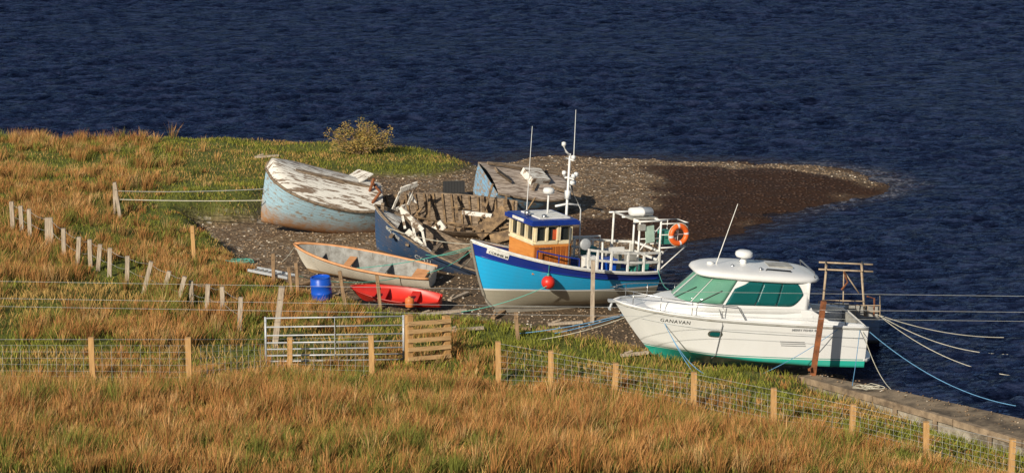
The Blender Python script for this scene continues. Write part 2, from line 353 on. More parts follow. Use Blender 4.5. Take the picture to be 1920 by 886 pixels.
rep=np.repeat(np.arange(nt),tb); N=len(rep)
r=np.abs(rng.normal(0,.105,N)); a=rng.uniform(0,2*math.pi,N)
bx=tx[rep]+r*np.cos(a); by=ty[rep]+r*np.sin(a); bz=samp(HH,bx,by)-.03
lean=np.stack([np.cos(a),np.sin(a)],1)*(r*1.9+rng.uniform(0,.28,N))[:,None]+np.array([[.10,.03]])
hh=th[rep]*rng.uniform(.5,1.08,N)
pal=np.array([(.63,.295,.105),(.72,.39,.15),(.50,.215,.075),(.78,.50,.23),(.25,.27,.055)])
dry=fbm(tx*.45+3,ty*.45,19)
ti=rng.choice(5,nt,p=[.36,.24,.22,.11,.07]); ti=np.where((dry<.41)&(rng.random(nt)<.45),4,ti)
tc=pal[ti]*rng.uniform(.70,1.15,(nt,1)); ct=tc[rep]*rng.uniform(.68,1.22,(N,1))
gmix=rng.random(N)<.14; ct[gmix]=np.array([.20,.22,.045])*rng.uniform(.7,1.3,(gmix.sum(),1))
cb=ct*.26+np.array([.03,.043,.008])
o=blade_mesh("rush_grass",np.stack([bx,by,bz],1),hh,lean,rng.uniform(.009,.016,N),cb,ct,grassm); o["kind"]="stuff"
x=rng.uniform(-22,20,430000); y=rng.uniform(62,114,430000); k=(samp(GG,x,y)>.40)&(rng.random(len(x))<(.45+.55*sst(.4,.55,fbm(x*.6,y*.6,8)))); x=x[k];y=y[k];N=len(x)
a=rng.uniform(0,6.28,N); hh=rng.uniform(.05,.14,N)*(1+.8*sst(84,80,y)); 
gn=fbm(x*.5,y*.5,66)[:,None]; col=np.where(gn+rng.normal(0,.09,(N,1))>.56,np.array([[.50,.33,.11]]),np.array([[.245,.265,.042]]))*rng.uniform(.55,1.35,(N,1))
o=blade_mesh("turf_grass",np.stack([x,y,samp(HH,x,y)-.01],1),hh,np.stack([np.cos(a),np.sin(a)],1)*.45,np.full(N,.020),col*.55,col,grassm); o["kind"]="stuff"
# ------------------------------------------------------------ stones and weed on the shore
def lumps(name,n,xr,yr,cond,sz,flat,matl,zz=None):
    x=rng.uniform(*xr,n);y=rng.uniform(*yr,n);k=cond(x,y);x=x[k];y=y[k];N=len(x)
    B=np.array([(1,0,0),(.3,.95,0),(-.8,.6,0),(-.8,-.6,0),(.3,-.95,0),(.1,0,.8),(0,.1,-.8)],float)
    s=rng.uniform(*sz,(N,1,1))*rng.uniform(.7,1.3,(N,7,1)); a=rng.uniform(0,6.28,N); P=B[None]*s
    P[:,:,2]*=flat; xr_=P[:,:,0]*np.cos(a)[:,None]-P[:,:,1]*np.sin(a)[:,None]; yr_=P[:,:,0]*np.sin(a)[:,None]+P[:,:,1]*np.cos(a)[:,None]
    zb=samp(HH,x,y)[:,None] if zz is None else np.interp(x,np.array(slip_front)[:,0],SLV)[:,None]
    V=np.stack([xr_+x[:,None],yr_+y[:,None],P[:,:,2]+zb+.005],-1)
    T=np.array([(0,1,5),(1,2,5),(2,3,5),(3,4,5),(4,0,5),(1,0,6),(2,1,6),(3,2,6),(4,3,6),(0,4,6)])
    fl=(np.arange(N)[:,None,None]*7+T[None]).ravel(); me=bpy.data.meshes.new(name); nf=N*10
    npmesh(me,V.reshape(-1,3),fl,np.arange(nf)*3,np.full(nf,3)); me.materials.append(matl)
    C=np.ones((N,7,4),np.float32); base=np.array([(.34,.255,.17),(.25,.18,.115),(.62,.57,.48),(.17,.12,.08)])[rng.choice(4,N,p=[.36,.36,.08,.20])]; C[:,:,:3]=(base*rng.uniform(.7,1.2,(N,1)))[:,None]
    at=me.color_attributes.new(name="tint",type='FLOAT_COLOR',domain='POINT'); at.data.foreach_set('color',C.ravel())
    ob=bpy.data.objects.new(name,me); S.collection.objects.link(ob); ob["kind"]="stuff"; return ob
def oc(x,y): return (samp(GG,x,y)<.3)&(samp(DS,x,y)>.1)
lumps("shingle_stones",38000,(-13,14),(74,109),lambda x,y: oc(x,y)&(samp(WD,x,y)<rng.uniform(.2,.8,len(x))),(.015,.05),.6,grassm)
weedm=M("seaweed",(.078,.034,.015),.6,(.014,.007,.004),9)
lumps("seaweed",26000,(-12,14),(76,109),lambda x,y: oc(x,y)&(samp(WD,x,y)>.5),(.03,.08),.35,weedm)
# ------------------------------------------------------------ slipway
mb=MB(); N=len(slip_front)
def p3(p,z): return (p[0],p[1],z)
for k in range(N-1):
    a,b2=slip_front[k],slip_front[k+1]; c2,d2=slip_back[k],slip_back[k+1]; z0,z1=SLV[k],SLV[k+1]
    mb.add([p3(a,z0),p3(b2,z1),p3(d2,z1),p3(c2,z0)],[(0,1,2,3)],1); mb.add([p3(a,-.5),p3(b2,-.5),p3(b2,z1-.16),p3(a,z0-.16)],[(0,1,2,3)],0)
    mb.add([p3(c2,-.5),p3(d2,-.5),p3(d2,z1),p3(c2,z0)],[(3,2,1,0)])
mb.add([p3(slip_front[0],-.5),p3(slip_front[0],SLV[0]),p3(slip_back[0],SLV[0]),p3(slip_back[0],-.5)],[(0,1,2,3)])
conc=M("weathered_concrete",(.42,.37,.29),.9,(.13,.105,.075),2.2,.40,.62,bd=.04)
conct=M("muddy_concrete",(.28,.21,.135),.9,(.08,.06,.04),1.8,.38,.6,bd=.04)
o=mb.make("slipway",[conc,conct]); o["kind"]="structure"
SF=np.array(slip_front);SB=np.array(slip_back)
def onslip(x,y):
    f=np.interp(x,SF[:,0],SF[:,1]); b_=np.interp(x,SB[:,0],SB[:,1]); return (y<b_-.05)&(y>b_-.05-(b_-f)*rng.random(len(x))**2*.9)
lumps("slipway_gravel",9000,(6.8,16),(68,82),onslip,(.012,.04),.5,grassm,zz=1)
mb=MB()
for k in range(N-1):
    a=Vector((*slip_front[k],SLV[k]-.07)); b2=Vector((*slip_front[k+1],SLV[k+1]-.07)); dd=(b2-a); ns=max(1,int(dd.length/1.9))
    for q in range(ns):
        j0,j1=random.uniform(-.02,.02),random.uniform(-.02,.02)
        mb.beam(a+dd*(q/ns)+dd.normalized()*.02+Vector((0,j0,j1)),a+dd*((q+1)/ns)-dd.normalized()*.02+Vector((0,j1,j0)),.12,.15)
    for q in range(int(dd.length/1.3)):
        p=a+dd*((q+.5)/int(dd.length/1.3)); mb.box((p.x,p.y-.12,p.z-.45),(.09,.09,.9),mi=0)
tag(mb.make("timber_kerb",M("old_kerb_timber",(.38,.28,.18),.9,(.14,.10,.065),3)),"weathered timber edging along the concrete slipway wall","kerb")
# ------------------------------------------------------------ posts and fences
def hpost(px,yt,yb,p): 
    d=ray(px,yt); t=p.y/d.y; return max(.3,CH+d.z*t-p.z)
fence=thing("stock_fence","new timber post and wire netting fence in rushes","fence",(0,0,0))
tops=[]
for (px,yt,yb),p in zip(fposts,fw):
    h=hpost(px,yt,yb,p); mb=MB(); lx=random.uniform(-.03,.03); mb.beam((p.x,p.y,p.z-.3),(p.x+lx,p.y,p.z+h),.125,.125,up=(1,0,0)); mb.make("post",wood_new,fence); tops.append((p,p.z+h))
for rng_ in (range(0,4),range(5,len(tops)-1)):
    mb=MB()
    for i in rng_:
        (p,zt),(q,zu)=tops[i],tops[i+1]
        for k,fz in enumerate((.05,.16,.28,.42,.56,.70,.84,.97)):
            a=Vector((p.x,p.y-.06,p.z+(zt-p.z)*fz)); b2=Vector((q.x,q.y-.06,q.z+(zu-q.z)*fz)); mb.tube([a,b2],.003 if k<7 else .0045,3)
        L_=(Vector((q.x-p.x,q.y-p.y,0))).length; ns=int(L_/.2)
        for s_ in range(1,ns):
            t=s_/ns; x_=p.x+(q.x-p.x)*t; y_=p.y+(q.y-p.y)*t-.06; zb=p.z+(q.z-p.z)*t; z1=zt+(zu-zt)*t
            mb.tube([(x_,y_,zb+.03),(x_,y_,zb+(z1-zb)*.84)],.0025,3)
    mb.make("wire_netting",wirem,fence)
old=[(25,378,422,0),(42,386,428,0),(57,392,437,0),(88,408,450,0),(98,408,452,0),(120,428,470,0),(146,444,492,.1),(170,449,492,0),(185,458,500,.15),(207,465,512,.1),(240,480,522,.1),(273,490,542,.38),(308,508,548,.4),(335,518,568,.38),(360,526,566,0),(388,533,575,.1),(418,537,590,0),(450,557,615,.1)]
fence2=thing("old_fence","leaning weathered grey posts with slack wire on rough grass","fence",(0,0,0)); pp=[]
for i,(px,yt,yb,ln) in enumerate(old):
    p=G(px-ln*25,yb+8); h=hpost(px,yt,yb,p); lx=ln+random.uniform(-.05,.05)
    mb=MB(); t=(p.x+lx*h,p.y,p.z+h); mb.beam((p.x,p.y,p.z-.3),t,.11,.11,up=(1,0,0)); mb.make("post",wood_old,fence2); pp.append((p,Vector(t)))
mb=MB()
for i in range(len(pp)-1):
    for fz in (.5,.92):
        a=pp[i][0].lerp(pp[i][1],fz); b2=pp[i+1][0].lerp(pp[i+1][1],fz); mb.tube([a,(a+b2)/2-Vector((0,0,.04)),b2],.004,3)
mb.make("wire",wirem,fence2)
def loose(px,yt,yb,lean,w,mat_,lab,grp=None):
    p=G(px,yb); h=hpost(px,yt,yb,p); mb=MB(); mb.beam((0,0,-.3),(lean,0,h),w,w*.8,up=(1,0,0)); mb.beam((lean*.8-.001,-w*.45,h*.8),(lean*.8+.001,-w*.52,h*.8+.02),w*.5,.02)
    tag(mb.make("wooden_post",mat_,loc=p),lab,"post",grp); return p,p+Vector((lean,0,h))
P1=loose(228,342,408,-.18,.12,wood_old,"leaning grey post on the grassy slope with ropes tied")
loose(215,345,402,.0,.08,wood_old,"thin grey post beside a leaning post on grass")
loose(365,423,487,-.05,.13,wood_new,"short pale timber post at the shingle edge")
for a_ in ((513,475,532,0,.11),(560,492,552,-.06,.11),(549,500,548,-.1,.10),(652,508,578,-.2,.11),(716,516,584,-.12,.11),(973,585,638,-.08,.12)):
    loose(*a_,wood_mid,"weathered brown mooring post on the shingle by the boats","mooring posts on the beach")
loose(512,538,650,.24,.18,wood_old,"thick leaning grey gatepost beside the metal gate")
P2=loose(1110,488,604,.02,.13,wood_old,"tall weathered post standing against the blue fishing boat")
p=W(1520,704,.6); mb=MB(); mb.beam((0,0,-.4),(.28,0,1.85),.13,.13,up=(1,0,0)); mb.beam((-.02,-.06,.2),(.04,-.09,.21),.3,.06)
tag(mb.make("wooden_post",rust,loc=p),"red-brown leaning prop post beside the white cruiser","post")
a=G(499,686); b2=G(757,682); gate=thing("metal_gate","galvanised seven bar field gate standing in rushes","gate",a,(0,0,math.atan2(b2.y-a.y,b2.x-a.x))); gl=(Vector((b2.x-a.x,b2.y-a.y,0))).length
mb=MB(); 
for z in (.12,.26,.42,.58,.76,.97,1.19): mb.tube([(0,0,z),(gl,0,z)],.018,8)
mb.make("rail",galv,gate,True)
for x_ in (0,gl): MB().tube([(x_,0,.04),(x_,0,1.22)],.028,8).make("gate_stile",galv,gate,True)
MB().beam((gl*.5,-.028,.12),(gl*.5,-.028,1.19),.05,.014,up=(1,0,0)).make("brace",galv,gate)
a=G(767,684); b2=G(837,676); wg=thing("wooden_gate","short slatted timber gate between two thick posts","gate",a,(0,0,math.atan2(b2.y-a.y,b2.x-a.x))); gl=(Vector((b2.x-a.x,b2.y-a.y,0))).length
palew=M("pale_new_timber",(.66,.43,.21),.7,(.48,.29,.13),3,stretch=(1,8,8))
for x_,h_ in ((0,1.25),(gl,1.10)):
    mb=MB(); mb.beam((x_,0,-.3),(x_,0,h_),.15,.15,up=(1,0,0)); mb.make("gatepost",wood_new,wg)
for z in (.15,.38,.60,.82,1.02):
    mb=MB(); mb.box((gl/2,-.1,z),(gl+.15,.03,.10),(0,rad(3),0)); mb.make("slat",palew,wg)
# ------------------------------------------------------------ hull class
class Hull:
    def __init__(s,L,B,zs,Lk=.85,tf=.7,tm=.42,p=2.2,q=.8,em=.38,eb=.85,zk=lambda t:0,sec=None,nt=34,nv=14,rk=.7,x0=0):
        s.__dict__.update(locals())
    def pt(s,t,v,sd=1,k=1,dz=0):
        if t<s.tm: f=1-(1-s.tf)*((s.tm-t)/s.tm)**2
        else: f=max(0,1-((t-s.tm)/(1-s.tm))**s.p)**s.q
        e=s.em+(s.eb-s.em)*max(0,(t-.35)/.65)**1.3
        sv=s.sec(t,v) if s.sec else v**e
        zk=s.zk(t)+dz; return Vector((s.x0-s.L/2+t*s.L*(s.Lk+(1-s.Lk)*v**s.rk), sd*(s.B/2*f*k+.012)*sv, zk+(s.zs(t)-zk)*v))
    def skin(s,name,mat_,par,open_=False,label=None):
        mb=MB(); uv=[]
        for sd in (1,-1):
            for k,dz,flip in ((1,0,0),)+(((.93,.06,1),) if open_ else ()):
                vs=[];
                for i in range(s.nt+1):
                    t=i/s.nt
                    for j in range(s.nv+1):
                        v=(j/s.nv)**1.5; vs.append(s.pt(t,v,sd,k,dz)); uv.append((t,v))
                fs=[]
                for i in range(s.nt):
                    for j in range(s.nv):
                        q=(i*(s.nv+1)+j,i*(s.nv+1)+j+1,(i+1)*(s.nv+1)+j+1,(i+1)*(s.nv+1)+j); 
                        if (sd>0)^bool(flip): q=q[::-1]
                        fs.append(q)
                mb.add(vs,fs,1 if flip else 0)
        mats=mat_ if isinstance(mat_,list) else [mat_]
        o=mb.make(name,mats,par,True,label,uv); s.bvh=BVHTree.FromPolygons([Vector(v) for v in mb.v],mb.f)
        return o
    def transom(s,mat_,par,open_=False):
        mb=MB(); vs=[];uv=[];n_=s.nv
        for j in range(n_+1):
            v=(j/n_)**1.5
            for sd in (1,-1): q=s.pt(0,v,sd); q.x-=.006; vs.append(q); uv.append((0,v))
        mb.add(vs,[(2*j,2*j+1,2*j+3,2*j+2) for j in range(n_)])
        if open_:
            vs2=[v+Vector((.05,0,0)) for v in vs]; mb.add(vs2,[(2*j+2,2*j+3,2*j+1,2*j) for j in range(n_)]); uv=uv*2
        return mb.make("transom",mat_,par,False,uv=uv)
    def rail(s,name,mat_,par,r=.03,v=1,t0=0,t1=1,dz=0,out=0,n=5):
        mb=MB()
        for sd in (1,-1):
            pts=[]
            for i in range(31):
                q=s.pt(t0+(t1-t0)*i/30,v,sd); q.z+=dz; q.y+=sd*out; pts.append(q)
            mb.tube(pts,r,n)
        return mb.make(name,mat_,par,True)
    def deck(s,name,mat_,par,v=1,t0=0,t1=1,crown=.05,dz=-.01,k=.995,nn=8):
        mb=MB(); vs=[]; NT=24
        for i in range(NT+1):
            t=t0+(t1-t0)*i/NT; P=s.pt(t,v,1,1)
            for j in range(nn+1):
                u=-1+2*j/nn; vs.append((P.x,P.y*u*k,P.z+dz+crown*(1-u*u)*min(1,abs(P.y)*2)))
        fs=[(i*(nn+1)+j,(i+1)*(nn+1)+j,(i+1)*(nn+1)+j+1,i*(nn+1)+j+1) for i in range(NT) for j in range(nn)]
        return mb.add(vs,fs).make(name,mat_,par,True)
    def hit(s,x,z,sd=1):
        h=s.bvh.ray_cast(Vector((x,sd*4,z)),Vector((0,-sd,0))); 
        return (h[0],h[1]) if h[0] else (None,None)
    def plate(s,name,mat_,par,cx,cz,w,h,slope=0,off=.012,shape='rect',nx_=10,ny_=4):
        mb=MB(); vs=[]
        for j in range(ny_+1):
            for i in range(nx_+1):
                a=(i/nx_-.5);c_=(j/ny_-.5)
                if shape=='oval':
                    rr=math.sqrt(max(0,1-(2*a)**4)); c_*=rr
                x_=cx-a*w; z_=cz+c_*h-slope*a*w; P_,N_=s.hit(x_,z_)
                if P_ is None: P_=Vector((x_,0,z_)); N_=Vector((0,1,0))
                if N_.y<0: N_=-N_
                vs.append(P_+N_*off)
        fs=[(j*(nx_+1)+i,j*(nx_+1)+i+1,(j+1)*(nx_+1)+i+1,(j+1)*(nx_+1)+i) for j in range(ny_) for i in range(nx_)]
        return mb.add(vs,fs).make(name,mat_,par,True)
    def text(s,txt,mat_,par,x,z,size,slope=0,off=.02,name="lettering",bold=0.0,sx=1.0,gap=1.0):
        cu=bpy.data.curves.new("t",'FONT'); cu.body=txt; cu.size=size; cu.align_x='LEFT'; cu.offset=bold; cu.resolution_u=3; cu.space_character=gap
        ob=bpy.data.objects.new("t",cu); S.collection.objects.link(ob); bpy.context.view_layer.update()
        tm=bpy.data.meshes.new_from_object(ob.evaluated_get(bpy.context.evaluated_depsgraph_get())); bpy.data.objects.remove(ob)
        for v in tm.vertices:
            tx=v.co.x*sx; x_=x-tx; z_=z+v.co.y-slope*tx; P_,N_=s.hit(x_,z_)
            if P_ is None: P_=Vector((x_,.1,z_)); N_=Vector((0,1,0))
            if N_.y<0: N_=-N_
            v.co=P_+N_*off
        tm.materials.clear(); tm.materials.append(mat_); o=bpy.data.objects.new(name,tm); S.collection.objects.link(o); o.parent=par; return o
# ------------------------------------------------------------ white cruiser
cr=boat("motor_cruiser","white motor cruiser with teal windows and green bottom beside the slipway",1385,682,.47,9,4,0)
def csec(t,v):
    vc=.20+.20*t*t; cb_=.90-.30*t**3
    return v/vc*cb_ if v<vc else cb_+(1-cb_)*((v-vc)/(1-vc))**(.9+.5*t)
H=Hull(6.15,2.4,lambda t:1.27+.04*t+.19*t*t,Lk=.80,tf=.93,tm=.45,p=2.9,q=.72,sec=csec,zk=lambda t:.0+.25*max(0,t-.6)**2*2,nv=20,rk=.8,x0=.18)
grn=(.03,.46,.36)
hm=hullmat("cruiser_hull",[(0,(.02,.34,.26)),(.20,grn),(.42,(.76,.77,.75)),(.445,(.02,.30,.24)),(.465,(.80,.80,.79))],zmax=1.6,rough=.22,dirt=.12,dirtcol=(.5,.46,.38))
H.skin("hull",hm,cr); H.transom(hm,cr)
H.rail("rub_rail",greyp,cr,.022,v=.985,out=.012); H.rail("toe_rail",white,cr,.03,v=1,dz=.02,t0=0)
H.rail("hull_stripe",M("pale_grey_stripe",(.40,.42,.42),.4),cr,.009,v=.80,out=.004,t0=.02,t1=.93)
H.deck("deck",white,cr,v=1,t0=.27,t1=1,crown=.05)
mb=MB(); mb.box((-2.15,0,.62),(1.3,2.0,.04)); mb.box((-2.84,0,1.0),(.06,2.05,.5)); mb.box((-2.6,0,.8),(.4,1.8,.3)); mb.box((-1.48,0,.95),(.04,2.0,.66)); mb.make("cockpit",greyp,cr)
for sd in (1,-1): 
    mb=MB(); mb.add([(-2.86,sd*1.0,1.25),(-1.2,sd*1.08,1.25),(-1.2,sd*.98,1.66),(-1.5,sd*.98,1.62),(-1.95,sd*.98,1.38),(-2.8,sd*.96,1.32),(-2.86,sd*.9,1.25),(-1.2,sd*.88,1.25),(-1.2,sd*.88,1.66),(-1.5,sd*.88,1.62),(-1.95,sd*.88,1.38),(-2.8,sd*.88,1.32)],[(0,1,2,3,4,5),(6,7,8,9,10,11),(5,4,10,11),(4,3,9,10),(3,2,8,9)]); mb.make("coaming",white,cr)
mb=MB(); mb.lathe([(.98,-.04),(1.0,0),(1.0,.04),(.95,.05)],(0,0,0),24); 
mb.v=[(-2.88+v[0]*.34,v[1]*1.05,.44+v[2]) for v in mb.v]; mb.make("swim_platform",white,cr)
def sup(a,e): return math.copysign(abs(a)**e,a)
mb=MB(); vs=[]; ns=22; nc=16
for i in range(ns+1):
    x_=3.0-i/ns*4.5; u=min(1,(3.0-x_)/1.25); wv=.10+.93*min(1,((3.0-x_)/2.2))**.55; zt=1.38+.34*(u*u*(3-2*u))
    wv=min(wv,1.03)
    for j in range(nc+1):
        a=math.pi*j/nc; vs.append((x_,wv*sup(math.cos(a),.55),1.26+(zt-1.26)*abs(math.sin(a))**.45))
mb.add(vs,[(i*(nc+1)+j,i*(nc+1)+j+1,(i+1)*(nc+1)+j+1,(i+1)*(nc+1)+j) for i in range(ns) for j in range(nc)]); mb.make("coachroof",white,cr,True)
DX=.30
def cab(u,z,off=0):   # u: -1..1, 0 front centre, +=port
    k=(z-1.58)/(2.32-1.58); xf=1.62-.76*k; x0=.25-.35*k; w=1.0-.13*k; xr=-1.66-.05*k; a=abs(u)
    if a<.45: th=a/.45*math.pi/2; x_=x0+(xf-x0)*math.cos(th)**.85; y_=w*math.sin(th)**.8
    else: q=(a-.45)/.55; x_=x0+(xr-x0)*q; y_=w*(1-.03*q*q)
    return Vector((x_+DX+off*max(0,.45-a)*2.2,math.copysign(y_+(off if a>.1 else off*a*10),u) if u else 0,z+off*.2))
def cpatch(name,mat_,us,vlo,vhi,off,nz=5,nu=22,label=None):
    mb=MB(); vs=[]
    for i in range(nu+1):
        u=us[0]+(us[1]-us[0])*i/nu; zl=vlo(i/nu) ; zh=vhi(i/nu)
        for j in range(nz+1): vs.append(cab(u,zl+(zh-zl)*j/nz,off))
    mb.add(vs,[(i*(nz+1)+j,(i+1)*(nz+1)+j,(i+1)*(nz+1)+j+1,i*(nz+1)+j+1) for i in range(nu) for j in range(nz)])
    o=mb.make(name,mat_,cr,True,label); md=o.modifiers.new("s",'SOLIDIFY'); md.thickness=.01; md.offset=0; return o
cpatch("cabin",white,(-1,1),lambda s:1.52,lambda s:2.37,0,6,80)
mb=MB(); mb.box((-1.68+DX,0,1.75),(.03,1.84,1.1)); mb.make("cabin_bulkhead",white,cr)
for sg in (1,-1):
    cpatch("windscreen",tealf,(sg*.010,sg*.205),lambda s:1.70,lambda s:2.29,.022,6,10)
    cpatch("windscreen",tealf,(sg*.215,sg*.40),lambda s:1.70+.02*s,lambda s:2.29+.01*s,.022,6,10)
    cpatch("side_window",teal,(sg*.415,sg*.605),lambda s:1.71,lambda s:2.10+.20*min(1,s*2.6),.018,6,14)
    cpatch("side_window",teal,(sg*.609,sg*.765),lambda s:1.71,lambda s:2.30,.018,6,8)
    cpatch("side_window",teal,(sg*.769,sg*.95),lambda s:1.71+.28*max(0,(s-.45)/.55)**2.2,lambda s:2.30-.28*max(0,(s-.45)/.55)**2.2,.018,6,16)
for u in (.06,.26):
    mb=MB(); mb.tube([cab(u,1.69,.05),cab(u+.09,2.03,.05)],.012,5); mb.make("wiper",black,cr)
mb=MB(); vs=[]; rings=[(2.28,.93),(2.30,1.0),(2.35,1.035),(2.41,1.01),(2.455,.93),(2.49,.80),(2.52,.60),(2.535,.36),(2.54,.1)]; nu=60
for z,k in rings:
    for i in range(nu):
        a=2*math.pi*i/nu; x_=-.18+1.52*sup(math.cos(a),.62)*k; y_=.97*sup(math.sin(a),.5)*k*(1-.10*max(0,math.cos(a)))
        vs.append((x_,y_,z+.025*(x_+.3)-.05*max(0,(x_-.6))**2))
fs=[(r_*nu+i,r_*nu+(i+1)%nu,(r_+1)*nu+(i+1)%nu,(r_+1)*nu+i) for r_ in range(len(rings)-1) for i in range(nu)]; fs.append(tuple(range(nu))[::-1]); fs.append(tuple((len(rings)-1)*nu+i for i in range(nu)))
mb.add(vs,fs).make("roof",white,cr,True)
for sd in (1,-1): MB().tube([(-1.0,sd*.62,2.40),(-.95,sd*.62,2.52),(-.35,sd*.62,2.55),(-.3,sd*.62,2.46)],.018,6).make("roof_rail",black,cr,True)
mb=MB(); mb.tube([(-1.55,-.7,2.35),(-1.52,-.7,2.53),(-1.52,.7,2.53),(-1.55,.7,2.35)],.018,6); mb.make("roof_rail",steel,cr,True)
mb=MB(); mb.box((-.8,0,2.53),(.6,.5,.03)); mb.make("roof_hatch",greyp,cr)
for x_,y_ in ((.45,.35),(-.2,.6),(.1,-.3)):
    mb=MB(); mb.lathe([(.03,0),(.05,.06),(.04,.10),(.01,.12)],(x_,y_,2.47),12); mb.make("roof_fitting",steel,cr,True)
mb=MB(); mb.tube([(.10,0,2.48),(.10,0,2.68)],.09,10,r1=.07); mb.lathe([(.08,0),(.19,.03),(.22,.08),(.21,.15),(.14,.19),(.02,.20)],(.10,0,2.68),20); mb.make("radar_dome",white,cr,True)
mb=MB(); mb.tube([(.85,.15,2.4),(.80,.15,2.6),(.40,.15,4.05)],.016,6,r1=.008); mb.make("whip_antenna",whitep,cr)
mb=MB(); mb.lathe([(.03,0),(.09,.02),(.09,.07),(.02,.09)],(.95,.1,2.5),12); mb.tube([(.95,.1,2.4),(.95,.1,2.5)],.02); mb.make("gps_antenna",white,cr,True)
mb=MB()
for sd in (1,-1):
    pts=[]
    for i in range(13):
        q=H.pt(.50+.49*i/12,1,sd,.96); q.z+=.36 if i else .0; q.y*=.96; pts.append(q)
    mb.tube(pts,.013,6)
    for t in (.6,.72,.84,.94): q=H.pt(t,1,sd,.96); mb.tube([q,q+Vector((0,0,.36))],.010,5)
q=H.pt(1,1,1); mb.tube([q+Vector((-.05,.02,.36)),q+Vector((.12,0,.34)),q+Vector((-.05,-.04,.36))],.013,6); mb.make("pulpit_rail",steel,cr,True)
mb=MB(); mb.box((3.18,0,1.50),(.45,.14,.06)); mb.tube([(3.3,0,1.48),(3.36,0,1.27)],.03); mb.tube([(3.36,-.12,1.30),(3.36,.12,1.30)],.025); mb.make("anchor",galv,cr)
H.plate("porthole",steel,cr,.92,1.0,.36,.17,shape='oval',off=.012,nx_=14); H.plate("porthole_glass",teal,cr,.92,1.0,.27,.11,shape='oval',off=.022,nx_=14)
bt=M("black_lettering",(.012,.012,.012),.5,bs_=0); gt=M("grey_lettering",(.30,.31,.32),.5,bs_=0)
H.text("GANAVAN",bt,cr,2.24,1.20,.135,0,.012,"name_lettering",-.001,.95,1.18)
H.text("MERRY FISHER 805",gt,cr,-.95,1.16,.085,0,.014,"model_lettering",.001)
for k in range(3): H.plate("vent_slot",gt,cr,-1.0-.02*k,.88-.05*k,.62,.018,off=.012)
for pts in ([(-2.35,1.0,1.25),(-2.3,1.0,1.6),(-1.5,.95,1.62)],[(-2.7,-1.0,1.25),(-2.7,-1.0,1.7),(-1.5,-.95,1.75)]): MB().tube(pts,.014,6).make("grab_rail",steel,cr,True)
mb=MB(); pts=[Vector((.95,.75,1.70)),Vector((.85,1.0,1.58)),Vector((.80,1.17,1.38))]+[(H.hit(.78+.01*i,1.24-.16*i)[0] or Vector((.8,1.1,1.2-.16*i)))+Vector((0,.02,0)) for i in range(7)]
mb.tube(pts,.012,5); mb.make("side_rope",gt,cr)
# ------------------------------------------------------------ blue fishing boat
fb=boat("fishing_boat","blue wooden fishing boat with orange wheelhouse propped on the beach",1046,571,.47,27,3.5,0)
H=Hull(5.35,2.15,lambda t:.95+.13*t+.76*t*t,Lk=.86,tf=.72,tm=.42,p=2.3,q=.72,em=.42,eb=.95,nv=22,rk=.6)
hb=hullmat("fishing_boat_hull",[(0,(.38,.35,.27)),(.50,(.78,.78,.74)),(.55,(.02,.42,.78))],[(.80,(.012,.035,.26))],zmax=2.2,planks=15,rough=.3,dirt=.12,pl=.22)
H.skin("hull",hb,fb); H.transom(hb,fb); H.rail("gunwale",whitep,fb,.035); H.rail("rubbing_strake",bluepaint,fb,.022,v=.80,out=.01)
H.rail("boot_stripe",whitep,fb,.014,v=.99,dz=-.03,out=.012)
H.deck("deck",greyp,fb,v=.72,crown=.04)
mb=MB(); pts=[H.pt(1,j/10,1)*1 for j in range(11)]
for p_ in pts: p_.y=0;p_.x+=.02
mb.tube(pts,.04,6); mb.beam((-2.5,0,-.06),(1.9,0,-.06),.09,.14); mb.make("keel",M("keel_paint",(.3,.27,.22),.7),fb)
wh=thing("wheelhouse","x","x",(0,0,0)); 
for kx in ("label","category"): del wh[kx]
wh.parent=fb; wh.location=(.08,0,-.25)
mb=MB(); X0,X1,YW=0.0,1.12,.70
mb.box(((X0+X1)/2,0,1.66),(X1-X0,YW*2,.80)); mb.make("lower_wall",orangewood,wh)
mb=MB(); 
for k in range(7): mb.box((.09+k*.157,YW+.005,1.74),(.12,.02,.50))
mb.make("side_panel",varn,wh)
def frame(mb,org,ux,n_,w,z0,z1,bar,th=.06):
    org=Vector(org);ux=Vector(ux)
    mb.beam(org+Vector((0,0,z0)),org+ux*w+Vector((0,0,z0)),th,bar); mb.beam(org+Vector((0,0,z1)),org+ux*w+Vector((0,0,z1)),th,bar)
    for i in range(n_+1):
        p=org+ux*(w*i/n_); mb.beam(p+Vector((0,0,z0+bar/2)),p+Vector((0,0,z1-bar/2)),bar if ux.x else th,th if ux.x else bar,up=(1,0,0))
mb=MB(); frame(mb,(X1-.02,-YW+.03,0),(0,1,0),3,2*YW-.06,2.10,2.56,.10); frame(mb,(X0+.03,YW-.02,0),(1,0,0),1,.35,2.10,2.56,.09); frame(mb,(X0+.42,YW-.02,0),(1,0,0),2,X1-.46,2.10,2.56,.09); frame(mb,(X0+.03,-YW+.03,0),(1,0,0),3,X1-.1,2.10,2.56,.08)
mb.beam((X1-.01,-YW,2.07),(X1-.01,YW,2.07),.09,.05); mb.make("window_frame",cream,wh)
mb=MB(); mb.box(((X0+X1)/2,0,2.33),(X1-X0-.09,2*YW-.09,.44)); mb.make("window_glass",dglass,wh)
mb=MB(); mb.box(((X0+X1)/2-.02,0,2.62),(X1-X0+.30,2*YW+.2,.10)); mb.box(((X0+X1)/2-.02,0,2.685),(X1-X0+.2,2*YW+.1,.03)); mb.make("roof",bluepaint,wh)
mb=MB(); mb.box((X1+.14,0,2.64),(.02,.62,.075)); mb.make("name_board",whitep,wh)
mb=MB(); mb.box((.45,0,2.715),(.9,1.1,.03)); mb.make("roof_top",whitep,wh)
